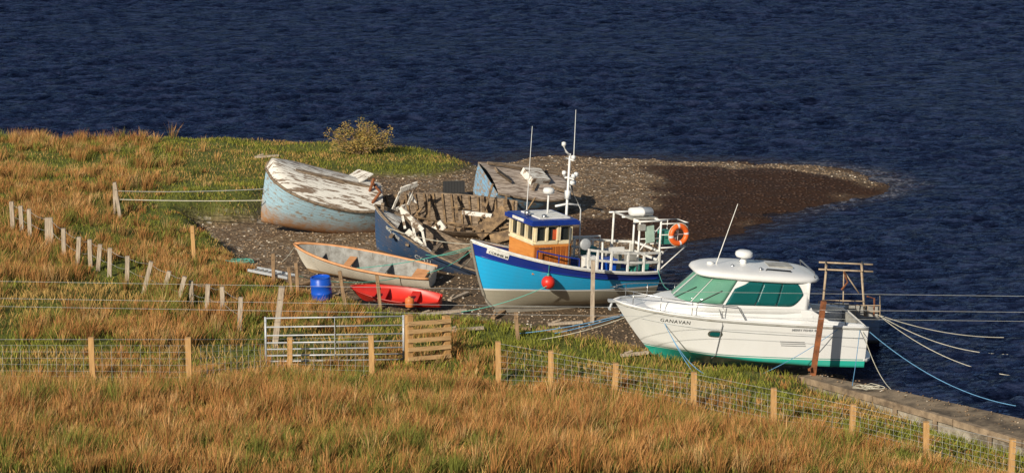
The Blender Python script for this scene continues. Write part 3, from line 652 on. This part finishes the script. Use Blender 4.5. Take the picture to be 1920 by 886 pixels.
mb=MB(); mb.tube([(.1,YW+.06,1.3),(.1,YW+.06,2.5)],.018); mb.tube([(.98,YW+.03,1.95),(.60,YW+.03,1.95)],.014); mb.make("handrail",steel,wh)
for xx,cc in ((.72,(.6,.55,.05)),(.5,(.6,.1,.03))):
    mb=MB(); mb.box((xx,.665,2.30),(.10,.02,.26)); mb.make("hanging_jacket",M("jacket",cc,.7),wh)
mb=MB(); mb.lathe([(.05,0),(.15,.02),(.16,.09),(.13,.15),(.03,.17)],(.42,-.1,3.0),18); mb.tube([(.42,-.1,2.4),(.42,-.1,3.0)],.025); mb.make("radar_dome",white,fb,True)
mast=MB(); Z=-.32
mast.tube([(-.1,0,.8),(-.1,0,4.4+Z)],.045,8,r1=.03); mast.tube([(-.1,0,4.35+Z),(.02,.0,4.45+Z),(.10,0,4.62+Z)],.03,6); mast.tube([(-.1,-.28,3.75+Z),(-.1,.30,3.75+Z)],.022,6); mast.tube([(-.1,-.2,4.25+Z),(-.1,.22,4.25+Z)],.022,6); mast.tube([(.25,0,3.0+Z),(-.1,0,3.05+Z),(-.5,0,3.0+Z)],.03,6)
mast.tube([(-.1,0,3.6+Z),(-.5,.05,2.9+Z),(-.5,.1,1.0)],.02,5); mast.box((-.1,.0,3.3+Z),(.12,.14,.22)); mast.box((-.22,.0,3.62+Z),(.14,.16,.10)); mast.tube([(.02,0,3.75+Z),(-.32,0,3.78+Z)],.02,5); mast.make("mast",white,fb,True)
for c_ in ((.10,0,4.60+Z),(-.1,.26,3.78+Z),(-.1,-.26,3.78+Z),(-.1,.2,4.27+Z),(-.32,0,3.78+Z)):
    mb=MB(); mb.lathe([(.02,0),(.06,.02),(.06,.10),(.02,.12)],c_,10); mb.make("navigation_light",white,fb,True)
for pts in (([(1.05,-.1,2.4),(1.02,-.1,4.82)]),([(-.22,0,3.9),(-.20,0,5.25)])):
    mb=MB(); mb.tube(pts,.014,5,r1=.007); mb.make("whip_antenna",white,fb)
for pr,c_ in (([(.03,0),(.08,.03),(.08,.12),(.03,.16)],(1.1,.05,2.45)),([(.03,0),(.07,.02),(.07,.1),(.02,.12)],(.80,.45,2.44))):
    MB().lathe(pr,c_,12).make("spotlight",steel,fb,True)
mb=MB()
for sd in (1,-1):
    for dz in (.27,.52):
        pts=[]
        for i in range(9):
            q=H.pt(.02+.43*i/8,1,sd,.97); q.z+=dz; pts.append(q)
        for i in range(8): mb.beam(pts[i],pts[i+1],.035,.06)
    for t in (.02,.12,.22,.32,.40,.45): q=H.pt(t,1,sd,.97); mb.beam(q,q+Vector((0,0,.55)),.05,.05,up=(1,0,0))
for dz in (.27,.52): mb.beam(H.pt(.0,1,1)+Vector((0,0,dz)),H.pt(0,1,-1)+Vector((0,0,dz)),.035,.06)
mb.make("railing",whitep,fb)
mb=MB(); pts=[]
for i in range(9): q=H.pt(.5+.22*i/8,1,1,.97); q.z+=.24; pts.append(q)
mb.tube(pts,.02,6); 
for t in (.5,.61,.72): q=H.pt(t,1,1,.97); mb.tube([q,q+Vector((0,0,.24))],.016)
mb.make("side_rail",bluepaint,fb)
mb=MB(); GZ=2.32
for x_ in (-1.95,-2.6):
    for y_ in (.72,-.72): mb.tube([(x_,y_,.9),(x_,y_,GZ)],.03,7)
    mb.tube([(x_,-.72,GZ),(x_,.72,GZ)],.028,7)
for y_ in (.72,-.72,0): mb.tube([(-1.8,y_,GZ),(-2.75,y_,GZ)],.025,7)
for y_ in (.78,.2):
    mb.tube([(-2.6,y_,2.25),(-3.40,y_,2.25),(-3.40,y_,1.6),(-2.6,y_,1.6)],.018,6); mb.tube([(-3.1,y_,2.25),(-3.1,y_,1.6)],.012); mb.tube([(-2.6,y_,1.95),(-3.4,y_,1.95)],.012); mb.tube([(-2.6,y_,1.0),(-3.35,y_,1.6)],.016)
for z_ in (1.6,2.25): mb.tube([(-3.40,.2,z_),(-3.40,.78,z_)],.018)
mb.tube([(-1.95,.72,1.5),(-2.6,.72,2.2)],.016); mb.tube([(-1.95,.72,1.85),(-2.6,.72,1.85)],.016); mb.make("gantry",whitep,fb,True)
mb2=MB(); mb2.lathe([(.08,-.32),(.13,-.29),(.14,-.02),(.155,0),(.14,.02),(.13,.29),(.08,.32)],(0,0,0),16); mb2.v=[(-2.28+v[2],.15+v[0]*1.5,GZ+.16+v[1]*.85) for v in mb2.v]
mb2.make("liferaft_canister",white,fb,True)
mb=MB(); mb.box((-2.28,.15,GZ+.01),(.8,.5,.04)); mb.box((-2.0,.74,GZ-.15),(.18,.12,.16)); mb.make("canister_cradle",greyp,fb)
mb=MB(); mb.box((-2.25,.76,1.98),(.26,.03,.45),(0,.12,0)); mb.make("folded_cover",mint,fb)
mb=MB(); mb.box((-2.85,.5,1.85),(.26,.3,.36)); mb.make("mesh_bag",greenp,fb)
mb=MB(); mb.box((-3.0,.4,1.72),(.5,.3,.2)); mb.make("gear_box",greyd,fb)
for (x_,y_,z_,d,mt) in ((-1.2,.2,1.05,(.5,.45,.35),bluem),(-1.7,-.3,1.1,(.4,.4,.45),greyp),(-.6,.45,1.1,(.35,.3,.5),whitep),(-2.2,.3,1.0,(.35,.5,.3),greenp),(-1.9,.45,1.25,(.25,.25,.3),greyd),(-1.0,-.3,1.25,(.3,.3,.4),greenp)):
    mb=MB(); mb.box((x_,y_,z_),d,taper=1.12); mb.box((x_,y_,z_+d[2]/2+.02),(d[0]*1.16,d[1]*1.16,.04)); mb.make("fish_box",mt,fb)
mb=MB(); mb.tube([(-.55,.5,.9),(-.55,.5,1.7),(-.42,.57,1.76)],.04,7); mb.lathe([(.14,-.03),(.16,-.02),(.10,0),(.16,.02),(.14,.03)],(-.40,.60,1.74),14,rot=(rad(90),0,0)); mb.make("pot_hauler",galv,fb,True)
for f_ in (lambda m_:m_.tube([(-1.0,.5,1.0),(-1.0,.45,1.75)],.03),lambda m_:m_.tube([(-1.5,-.6,1.0),(-1.5,-.6,1.7),(-.6,-.6,1.7)],.03),lambda m_:m_.box((-1.5,.3,1.5),(.5,.04,.14))):
    mb=MB(); f_(mb); mb.make("working_frame",whitep,fb)
H.plate("name_plate",whitep,fb,2.12,1.56,.50,.15,slope=.30,off=.014)
H.text("CONNIE M",bt,fb,2.33,1.57,.095,.28,.024,"name_lettering",.001,.95)
FM=LM(fb)
P_,N_=H.hit(.80,.80); q=FM@(P_+Vector((0,.19,.02)))
by_=thing("buoy","round red buoy hanging on the side of the fishing boat","buoy",q)
mb=MB(); mb.lathe([(.18*math.sin(math.pi*i/12)+.001,-.18*math.cos(math.pi*i/12)) for i in range(13)],(0,0,0),20); mb.make("ball",redm,by_,True)
mb=MB(); g=FM@H.pt(.66,1,1); mb.lathe([(.03,.16),(.035,.22),(.02,.24)],(0,0,0),8); mb.tube([(0,0,.2),Vector(g)-q],.008,5); mb.make("buoy_lanyard",ropeg,by_)
lr=thing("life_ring","orange life ring with white bands hung on the gantry frame","life ring",FM@Vector((-3.10,.84,1.95)),(rad(90),0,rad(27)))
mb=MB(); mb.torus((0,0,0),.235,.075,mi=0,band=7); mb.make("ring",[orangem,silver_tape],lr,True)
mb=MB(); mb.torus((0,0,0),.32,.012,n=20,k=5); mb.make("grab_line",ropew,lr)
# ------------------------------------------------------------ tilted pale blue hull
ob=boat("old_boat","tilted old boat with peeling pale blue planks and white deck",587,426,.58,13,9,20)
H=Hull(3.5,2.15,lambda t:1.26+.0*t+.54*t*t,Lk=.94,tf=.70,tm=.42,p=3.2,q=.52,em=.36,eb=.42,rk=.5)
pb=hullmat("pale_blue_planking",[(0,(.38,.56,.66)),(.5,(.40,.61,.73))],zmax=2,planks=13,peel=(.50,.42,.34),peelpos=.555,rough=.75,dirt=.25,low=(1.2,(.42,.22,.10)),pl=.65)
H.skin("hull",pb,ob); H.transom(pb,ob); H.rail("gunwale",wreckwood,ob,.045)
H.deck("deck",deckpeel,ob,v=.99,crown=.36,dz=.03)
mb=MB(); mb.beam((-1.4,.1,1.63),(.9,.1,1.92),.10,.06); mb.make("deck_timber",wreckwood,ob)
mb=MB(); mb.beam((-1.0,-.9,1.45),(-1.3,-.2,1.75),.5,.04,up=(.5,0,1)); mb.make("loose_board",deckpeel,ob)
# ------------------------------------------------------------ dark blue old boat
db_=boat("old_fishing_boat","derelict dark blue wooden boat with worn bow lettering on beach",814,502,.43,-8,13,6)
H=Hull(4.0,1.75,lambda t:.50+.88*t**2.0,Lk=.90,tf=.7,tm=.42,p=2.2,q=.75,em=.4,eb=.85,nv=20,rk=.6)
dk=hullmat("dark_blue_planking",[(0,(.10,.07,.05)),(.12,(.03,.075,.165))],[(.93,(.36,.33,.28))],zmax=2,planks=12,peel=(.34,.26,.18),peelpos=.61,rough=.65,dirt=.4)
H.skin("hull",[dk,wreckwood],db_,True); H.transom(dk,db_); H.rail("gunwale",wreckwood,db_,.035)
H.deck("foredeck",deckpeel,db_,v=.95,t0=.80,t1=1,crown=.08)
H.deck("deck",wreckwood,db_,v=.6,t0=0,t1=.80)
wt=M("white_lettering",(.74,.74,.70),.6,bs_=0)
H.text("GIRL JOSIE",wt,db_,1.52,.93,.145,.42,.018,"name_lettering",.003,.70)
H.text("CY431",wt,db_,.55,.34,.20,.05,.018,"registration_lettering",.003,.95)
for x_ in (1.2,.7,.0,-.7,-1.3): MB().beam((x_,-.7,.62+.2*x_),(x_+.1,.70,.58+.2*x_),.1,.06).make("deck_beam",wreckwood,db_)
MB().beam((1.75,.0,1.15),(1.8,0,1.5),.09,.09,up=(1,0,0)).make("stem_post",wreckwood,db_)
def wframe(par,org,ux,uz,w,h,nwin,matl,name="wheelhouse_panel"):
    org=Vector(org);ux=Vector(ux).normalized();uz=Vector(uz).normalized();nrm=ux.cross(uz); mb=MB()
    mb.beam(org+uz*h*.16,org+ux*w+uz*h*.16,h*.34,.04,up=nrm); mb.beam(org+uz*h*.93,org+ux*w+uz*h*.93,h*.14,.04,up=nrm)
    for i in range(nwin+1): p_=org+ux*(w*(i/nwin*.94+.03)); mb.beam(p_+uz*h*.30,p_+uz*h*.88,.07,.035,up=nrm)
    mb.make(name,matl,par)
wframe(db_,(.90,.35,.80),(-.75,.1,-.45),(.45,-.1,1),.9,.95,2,deckpeel)
# ------------------------------------------------------------ broken wreck between
wk=boat("wrecked_boat","collapsed wooden boat with bare ribs and broken planks on shingle",830,438,.42,-4,1,12)
H=Hull(4.3,2.2,lambda t:.75+.25*t*t,Lk=.9,tf=.75,tm=.4,em=.45,eb=.9)
for i in range(15):
    t=.03+.93*i/15; mb=MB()
    for sd in (1,-1):
        hv=1.0 if sd<0 else random.uniform(.45,.95); pts=[H.pt(t,(j/8*hv),sd,.97) for j in range(9)]
        for a,b2 in zip(pts[:-1],pts[1:]): mb.beam(a,b2+(b2-a)*.1,.05,.05)
    mb.make("rib",wreckyel,wk)
mb=MB()
def strake(sd,v0,v1,t0,t1,off=.03):
    vs=[];K=14
    for i in range(K+1):
        t=t0+(t1-t0)*i/K
        for v in (v0,v1):
            for o_ in (0,.035): q=H.pt(t,v,sd,1); q.y+=sd*(off+o_); vs.append(q)
    fs=[]
    for i in range(K):
        a=i*4; b_=a+4; fs+=[(a,a+2,b_+2,b_),(a+1,b_+1,b_+3,a+3),(a,b_,b_+1,a+1),(a+2,a+3,b_+3,b_+2)]
    mb.add(vs,fs)
for v0 in np.arange(.05,.98,.12):
    strake(-1,v0,v0+.112,.0,random.uniform(.85,1.0))
    if v0<.62: strake(1,v0,v0+.11,random.uniform(0,.25),random.uniform(.45,.8))
mb.make("planking",wreckwood,wk)
mb=MB(); mb.beam((-2.2,0,.02),(1.9,0,.04),.14,.16); mb.make("keel",wreckwood,wk)
mb=MB()
for x_ in (-1.8,-1.1,-.3,.5,1.2): mb.beam((x_,-1.0,.82),(x_+random.uniform(-.2,.2),random.uniform(.2,1.0),random.uniform(.35,.65)),.08,.06)
for k in range(34):
    a=Vector((random.uniform(-2.2,1.7),random.uniform(-.9,1.0),random.uniform(.08,.6))); d_=Vector((random.uniform(-1,1),random.uniform(-.6,.6),random.uniform(-.2,.35))).normalized()*random.uniform(.5,1.5); mb.beam(a,a+d_,random.uniform(.035,.09),.03,up=(random.random()*.5,random.random()*.5,1))
o=mb.make("broken_timber",wreckyel,wk); o["kind"]="stuff"
wframe(wk,(1.60,.3,.50),(-.5,-.3,.1),(-.4,0,1),.55,1.15,1,deckpeel)
for (a,b2,w) in (((.3,.75,.3),(-.10,.85,.7),.28),((.8,-.1,.9),(1.0,-.1,1.25),.10),((-.6,.2,.8),(-1.5,.5,.85),.12)): MB().beam(a,b2,w,.04,up=(.3,1,.2)).make("loose_board",deckpeel,wk)
for a,b2,w in (((-1.1,.9,.4),(-1.9,.3,.95),.42),((-1.5,1.0,.3),(-2.2,.9,.5),.32)): MB().beam(a,b2,w,.05,up=(0,.7,.7)).make("deck_section",wreckyel,wk)
for pts in ([(2.1,.1,.9),(2.15,.15,1.3),(2.0,.1,1.75)],[(2.2,.6,.9),(1.8,.3,1.4),(2.1,-.2,1.5)]): MB().tube(pts,.05,6).make("rusted_fitting",rust,wk)
# ------------------------------------------------------------ far grey-blue wreck section
fk=boat("derelict_hull","listing hull section with flaking blue stern and faded planked deck",972,394,.50,208,-11,-24)
H=Hull(2.9,1.9,lambda t:1.0+.05*t*t,Lk=.95,tf=.86,tm=.4,p=3,q=.6,em=.32,eb=.5)
p2=hullmat("flaking_blue_planking",[(0,(.20,.16,.12)),(.2,(.20,.38,.55))],zmax=2,planks=10,peel=(.40,.34,.28),peelpos=.51,rough=.8,dirt=.35)
H.skin("hull",p2,fk); H.transom(p2,fk); H.rail("gunwale",wreckwood,fk,.04); H.deck("deck",deckpink,fk,v=.99,crown=.12,dz=.03)
for a,b2,w in (((1.2,.5,1.15),(-1.3,.6,1.18),.08),((-.9,-.3,1.2),(-1.5,-.3,1.5),.25),((.5,-.4,1.2),(1.3,-.9,1.3),.12),((-.2,-.6,1.15),(.6,.5,1.25),.1)): MB().beam(a,b2,w,.07).make("deck_timber",wreckwood,fk)
mb=MB(); mb.box((.1,.0,1.25),(.7,.6,.22),(.05,.05,.2)); mb.make("hatch",deckpeel,fk)
# ------------------------------------------------------------ open dinghy
dg=boat("rowing_boat","open grey and white wooden rowing boat with salmon gunwale on shingle",680,524,.50,-13,5,9)
H=Hull(3.98,1.35,lambda t:.50+.02*t+.26*t*t,Lk=.86,tf=.68,tm=.42,p=2.2,q=.75,em=.42,eb=.8,rk=.6)
dm=hullmat("dinghy_hull_paint",[(0,(.34,.22,.11)),(.12,(.76,.71,.60))],[(.82,(.80,.76,.67))],zmax=1,planks=9,peel=(.42,.33,.23),peelpos=.70,rough=.55,dirt=.3,pl=.5)
H.skin("hull",[dm,greyd],dg,True); H.transom(dm,dg,True); H.rail("gunwale",gunw,dg,.038)
H.deck("floor_boards",greyd,dg,v=.22,t0=.02,t1=.9,crown=0,dz=.02,k=.9)
for t in (.10,.36,.62,.84):
    mb=MB(); a=H.pt(t,.70,1,.92);b2=H.pt(t,.70,-1,.92); mb.beam(a,b2,.20 if t>.2 else .36,.035); mb.make("thwart",gunw if t in(.10,.62) else greyp,dg)
mb=MB(); mb.tube([(-1.2,.3,.3),(.9,.15,.42)],.022); mb.box((-1.35,.3,.3),(.45,.12,.02)); mb.make("oar",wood_new,dg)
for i in range(9):
    for sd in (1,-1):
        MB().tube([H.pt(.08+.1*i,.2+.78*j/5,sd,.925) for j in range(6)],.014,4).make("rib",greyd,dg)
# ------------------------------------------------------------ red dinghy
rdg=boat("small_dinghy","small low red plastic dinghy with white lettering on the beach",742,568,.60,-10,2,14)
H=Hull(2.45,.85,lambda t:.24+.16*t*t,Lk=.82,tf=.5,tm=.42,em=.35,eb=.7,rk=.6)
H.skin("hull",[redm,redm],rdg,True); H.transom(redm,rdg,True); H.rail("gunwale",M("dark_red_rim",(.45,.025,.015),.4,bs_=0),rdg,.022)
H.text("FUN TENDER",wt,rdg,.55,.11,.12,.02,.015,"side_lettering",.002,.8)
for t in (.3,.65):
    a=H.pt(t,.8,1,.9);b2=H.pt(t,.8,-1,.9); MB().beam(a,b2,.23,.04).make("thwart",redm,rdg)
H.deck("foredeck",redm,rdg,v=.95,t0=.70,t1=1,crown=.04); H.deck("floor",redm,rdg,v=.3,t0=.02,t1=.7,crown=0,k=.9)
tag(MB().lathe([(.10,0),(.12,.02),(.12,.20),(.10,.24),(.04,.26),(.04,.29)],n=16).make("fuel_can",M("faded_orange_plastic",(.75,.22,.06),.5,bs_=0),loc=W(768,575,.68),smooth=True),"faded orange plastic can resting in the red dinghy","can")
# ------------------------------------------------------------ workboat by the cruiser
wb=boat("work_boat","small blue and grey workboat with timber gantry afloat by the slip",1572,640,.0,-6,0,0)
H=Hull(2.1,1.25,lambda t:.80+.1*t*t,Lk=.92,tf=.85,em=.30,eb=.7)
wm=hullmat("workboat_hull",[(0,(.16,.16,.16)),(.15,(.19,.29,.46))],[(.93,(.30,.28,.25))],zmax=1,planks=6,peel=(.34,.32,.29),peelpos=.60,rough=.6,dirt=.4)
H.skin("hull",[wm,greyd],wb,True); H.transom(wm,wb,True); H.rail("gunwale",greyd,wb,.03); H.deck("deck",wreckwood,wb,v=.6)
fr=M("weathered_beige_frame",(.50,.40,.28),.8,(.30,.21,.13),5)
mb=MB(); A=[(-.60,.45),(-.60,-.45),(.40,.45),(.40,-.45)]; T=1.98
for x_,y_ in A: mb.tube([(x_*1.15,y_,.5),(x_+(.05 if x_<0 else -.05),y_*.9,T)],.026,7)
for y_ in (.42,-.42): mb.tube([(-.85,y_,T),(.55,y_,T+.03)],.024,7)
for x_ in (-.57,.37): mb.tube([(x_,-.55,T+.04),(x_,.55,T+.04)],.022,7)
mb.tube([(-.1,.42,T),(-.5,.42,1.4)],.018); mb.tube([(-.65,.45,1.2),(.42,.45,1.2)],.018); mb.tube([(-.1,.42,.6),(-.1,.42,T)],.018); mb.make("gantry",fr,wb,True)
mb=MB()
for dz in (.16,.32):
    pts=[]
    for i in range(8): q=H.pt(.75*(1-i/7),1,1,.97); q.z+=dz; pts.append(q)
    for i in range(1,4): q=H.pt(0,1,1-2*i/3 if i<3 else -1,.97); q.z+=dz; pts.append(q)
    mb.tube(pts,.013,5)
for t in (.0,.15,.3,.45,.6,.75): q=H.pt(t,1,1,.97); mb.tube([q,q+Vector((0,0,.33))],.012,5)
mb.make("stern_rail",fr,wb)
for pts in ([(-.1,.5,T),(-.2,.5,1.7),(-.05,.5,1.5)],[(-.9,.3,.6),(-.9,.3,1.25),(-.7,.3,1.3)]): MB().tube(pts,.025).make("hauler",rust,wb)
MB().box((.0,.1,.85),(.5,.5,.3)).make("deck_box",greyd,wb)
# ------------------------------------------------------------ barrel, crate, ladder, debris
bb=thing("barrel","blue plastic barrel standing on the grass edge","barrel",G(604,562)+Vector((0,0,.03)),(rad(3),rad(-4),0))
mb=MB(); mb.lathe([(.25,0),(.27,.02),(.27,.16),(.283,.18),(.27,.20),(.27,.38),(.283,.40),(.27,.42),(.265,.56),(.24,.59),(.23,.57)],n=32); mb.make("body",bluem,bb,True)
mb=MB(); mb.torus((0,0,.585),.245,.018,n=26,k=6); mb.make("rim",bluem,bb,True)
ck=thing("fish_crate","black plastic crate propped on the wrecked timbers","crate",W(851,362,.62),(rad(-12),0,rad(4)))
mb=MB(); w_,h_=.64,.38
mb.box((0,.15,h_/2),(w_,.02,h_)); mb.box((-w_/2,0,h_/2),(.02,.3,h_)); mb.box((w_/2,0,h_/2),(.02,.3,h_)); mb.box((0,0,.012),(w_-.03,.3,.02)); mb.make("shell",black,ck)
mb=MB(); mb.box((0,-.15,h_/2),(w_+.03,.02,h_)); 
for k in range(7): mb.box((-w_/2+.05+k*.09,-.165,h_/2),(.02,.015,h_*.9))
mb.make("panel",black,ck)
a=G(474,514);b2=G(548,538); ld=thing("ladder","aluminium ladder lying on the grass at the beach edge","ladder",a,(0,0,math.atan2(b2.y-a.y,b2.x-a.x))); ll=(b2-a).length
for y_ in (-.18,.18): MB().beam((0,y_,.15),(ll,y_,.15),.03,.07).make("stile",galv,ld)
for i in range(9): MB().tube([((i+.5)*ll/9,-.17,.15),((i+.5)*ll/9,.17,.15)],.016).make("rung",galv,ld)
for k,(px,py,l_,r_) in enumerate(((500,297,.8,.1),(560,540,.9,.9),(830,590,1.3,.3),(1010,622,1.6,-.4),(870,622,1.0,.2),(940,590,1.2,1.2),(1060,610,.9,.1),(640,470,.8,.3),(1190,668,.7,.2),(1130,600,1.1,.5),(860,560,.9,1.0))):
    p=G(px,py); mb=MB(); mb.beam((-l_/2,0,.05),(l_/2,0,.09),.12,.06); mb.beam((-l_/2+.1,.02,.1),(-l_/2+.3,.05,.14),.05,.03)
    o=mb.make("driftwood_plank",wood_mid if k%2 else wood_old,loc=p); o.rotation_euler=(0,0,r_); tag(o,"weathered plank lying on the shore among stones","plank","driftwood planks on the shore")
# ------------------------------------------------------------ bush
bp_=G(674,289); bush=thing("gorse_bush","scrubby yellow-green gorse bush on the grassy headland","bush",bp_)
mb=MB(); ends=[]
for k in range(64):
    a=random.uniform(0,6.28); r_=random.uniform(.2,1.0); e=Vector((math.cos(a)*r_*1.15,math.sin(a)*r_*.6,random.uniform(.12,1.1)*(1.15-.55*r_)))
    m_=e*.5+Vector((random.uniform(-.1,.1),random.uniform(-.1,.1),.05)); mb.tube([(random.uniform(-.1,.1),0,-.05),m_,e],.022,5,r1=.006); ends+= [e,m_.lerp(e,.6)]
    for q in range(3):
        e2=m_.lerp(e,random.random())+Vector((random.uniform(-.25,.25),random.uniform(-.2,.2),random.uniform(0,.25))); mb.tube([m_.lerp(e,.3),e2],.008,3,r1=.004); ends.append(e2)
mb.make("trunk",M("gorse_bark",(.32,.21,.12),.9),bush)
mb=MB()
for e in ends:
    for q in range(20):
        p=e+Vector((random.gauss(0,.055),random.gauss(0,.055),random.gauss(0,.055))); s_=random.uniform(.02,.045); R=Euler((random.uniform(0,6),random.uniform(0,6),random.uniform(0,6))).to_matrix()
        mb.add([p+R@Vector((-s_*.4,0,0)),p+R@Vector((s_*.4,0,0)),p+R@Vector((0,0,s_*1.8))],[(0,1,2)],random.choice((0,1,1)))
mb.make("crown",[M("gorse_green",(.13,.14,.03),.8,bs_=0),M("gorse_gold",(.44,.29,.07),.8,bs_=0)],bush)
# ------------------------------------------------------------ ropes and wires
def rope(a,b2,sag,matl,lab,r=.011,name="mooring_rope"):
    a=Vector(a);b2=Vector(b2); mb=MB(); pts=[]
    for i in range(19):
        t=i/18; p=a.lerp(b2,t); p.z-=sag*4*t*(1-t); pts.append(p-a)
    mb.tube(pts,r,5); tag(mb.make(name,matl,loc=a),lab,"rope","mooring ropes around the boats")
CMx=LM(cr); Ob=LM(ob); Dg=LM(dg); Db=LM(db_); Wb=LM(wb)
bowc=CMx@Vector((2.3,.4,1.53)); stc=CMx@Vector((-2.75,.9,1.32)); wbs=Wb@Vector((-1.0,.3,.82))
rope(P1[1]-Vector((0,0,.50)),Ob@Vector((1.68,.3,.9)),.03,ropew,"taut cream rope from a post to the pale blue boat",.014)
rope(P1[1]-Vector((0,0,.25)),Ob@Vector((1.68,.3,1.3)),.05,wirem,"thin wire from a post to the pale blue boat",.008)
for tgt,mt,sg in (((1010,640),ropew,.12),((975,628),ropeb,.1),((1040,628),ropeb,.05),((1300,702),ropeb,.1),((1325,706),ropeb,.3)):
    rope(bowc,G(*tgt)+Vector((0,0,.05)),sg,mt,"rope from the cruiser bow down to the shore",.009)
for tgt,mt,sg,z0 in (((1882,632),ropew,.15,.1),((1890,664),ropew,.25,0.05),((1900,704),ropew,.3,0.05),((1905,760),ropeb,.35,.1)):
    rope(wbs if mt is ropew else stc,W(tgt[0],tgt[1],z0),sg,mt,"long mooring rope running out over the water",.010)
rope(stc,W(1700,740,.92),.5,ropew,"slack rope from the cruiser stern to the slipway",.009)
rope(stc,W(1598,722,.80),.1,ropeb,"blue rope from the cruiser stern to the slipway",.009)
rope(CMx@Vector((-2.2,1.15,1.3)),W(1425,702,.7),.08,ropeb,"blue rope from the cruiser side down to the grass",.008)
fbw=FM@Vector((2.5,.1,1.75))
for e_,mt in ((Dg@Vector((-1.9,.3,.6)),ropeg),(Db@Vector((.2,.9,.65)),ropeg),(Db@Vector((-.8,.8,.5)),ropew),(G(652,530)+Vector((0,0,.4)),ropeg),(Db@Vector((1.5,.5,1.0)),ropew)):
    rope(fbw,e_,.12,mt,"rope from the fishing boat bow to the older boats")
rope(FM@Vector((.9,1.0,.75)),G(860,588)+Vector((0,0,.05)),.1,ropeg,"green rope from the fishing boat side to the beach",.009)
rope(FM@Vector((-2.6,.7,1.0)),CMx@Vector((1.8,-.6,1.7)),.12,ropeg,"green rope between the fishing boat and the cruiser")
rope(Dg@Vector((1.95,0,.75)),G(528,498)+Vector((0,0,.1)),.05,ropew,"rope from the rowing boat bow to the shingle")
rope(Dg@Vector((-1.2,.66,.5)),G(562,545)+Vector((0,0,.4)),.15,ropeg,"green rope from the rowing boat to a post")
for (px,py,z0,mt,lab) in ((1628,728,.86,ropew,"tangled cream rope heap on the slipway"),(452,498,None,ropeg,"small heap of green rope on the grass edge")):
    p=W(px,py,z0) if z0 else G(px,py)+Vector((0,0,.10)); mb=MB(); pts=[]
    for i in range(45): a=i*.55+random.random()*.6; r_=.08+.14*random.random()+.08*math.sin(i*.13); pts.append((math.cos(a)*r_*1.6,math.sin(a)*r_,.02+.05*random.random()))
    mb.tube(pts,.008,4); tag(mb.make("rope_heap",mt,loc=p),lab,"rope")
pl=thing("overhead_wire_line","three thin overhead wires strung between poles","power line",(0,0,0))
for sx_ in (-36,36): mb=MB(); mb.tube([(sx_,74,gz(sx_,74)-.5),(sx_,74,4.2)],.12,10,r1=.09); mb.beam((sx_-.01,73.3,3.0),(sx_+.01,74.6,3.0),.1,.1); mb.make("pole",wood_old,pl)
for yl,yr_ in ((528,556),(560,586),(575,603)):
    A_=ray(0,yl);B_=ray(1920,yr_); A_=Vector((0,0,CH))+A_*(74/A_.y); B_=Vector((0,0,CH))+B_*(74/B_.y); d_=(B_-A_)/(B_.x-A_.x)
    mb=MB(); mb.tube([A_+d_*(x_-A_.x)+Vector((0,0,.0001*x_*x_)) for x_ in range(-36,37,4)],.004,4); mb.make("wire",wirem,pl)
# ------------------------------------------------------------ light
sd_=Vector((-.50,-.86,0)).normalized(); EL=rad(27)
w=bpy.data.worlds.new("World"); S.world=w; w.use_nodes=True; n=w.node_tree.nodes; l=w.node_tree.links
sky=n.new('ShaderNodeTexSky'); sky.sky_type='NISHITA'; sky.sun_disc=False; sky.sun_elevation=EL; sky.sun_rotation=math.atan2(sd_.x,sd_.y)
l.new(sky.outputs[0],n['Background'].inputs['Color']); n['Background'].inputs['Strength'].default_value=.065
sl=bpy.data.lights.new("sun",'SUN'); sl.energy=5.0; sl.angle=rad(.5); sl.color=(1,.91,.76); so=bpy.data.objects.new("sun",sl); S.collection.objects.link(so)
dvec=Vector((sd_.x*math.cos(EL),sd_.y*math.cos(EL),math.sin(EL))); so.rotation_euler=dvec.to_track_quat('Z','Y').to_euler()
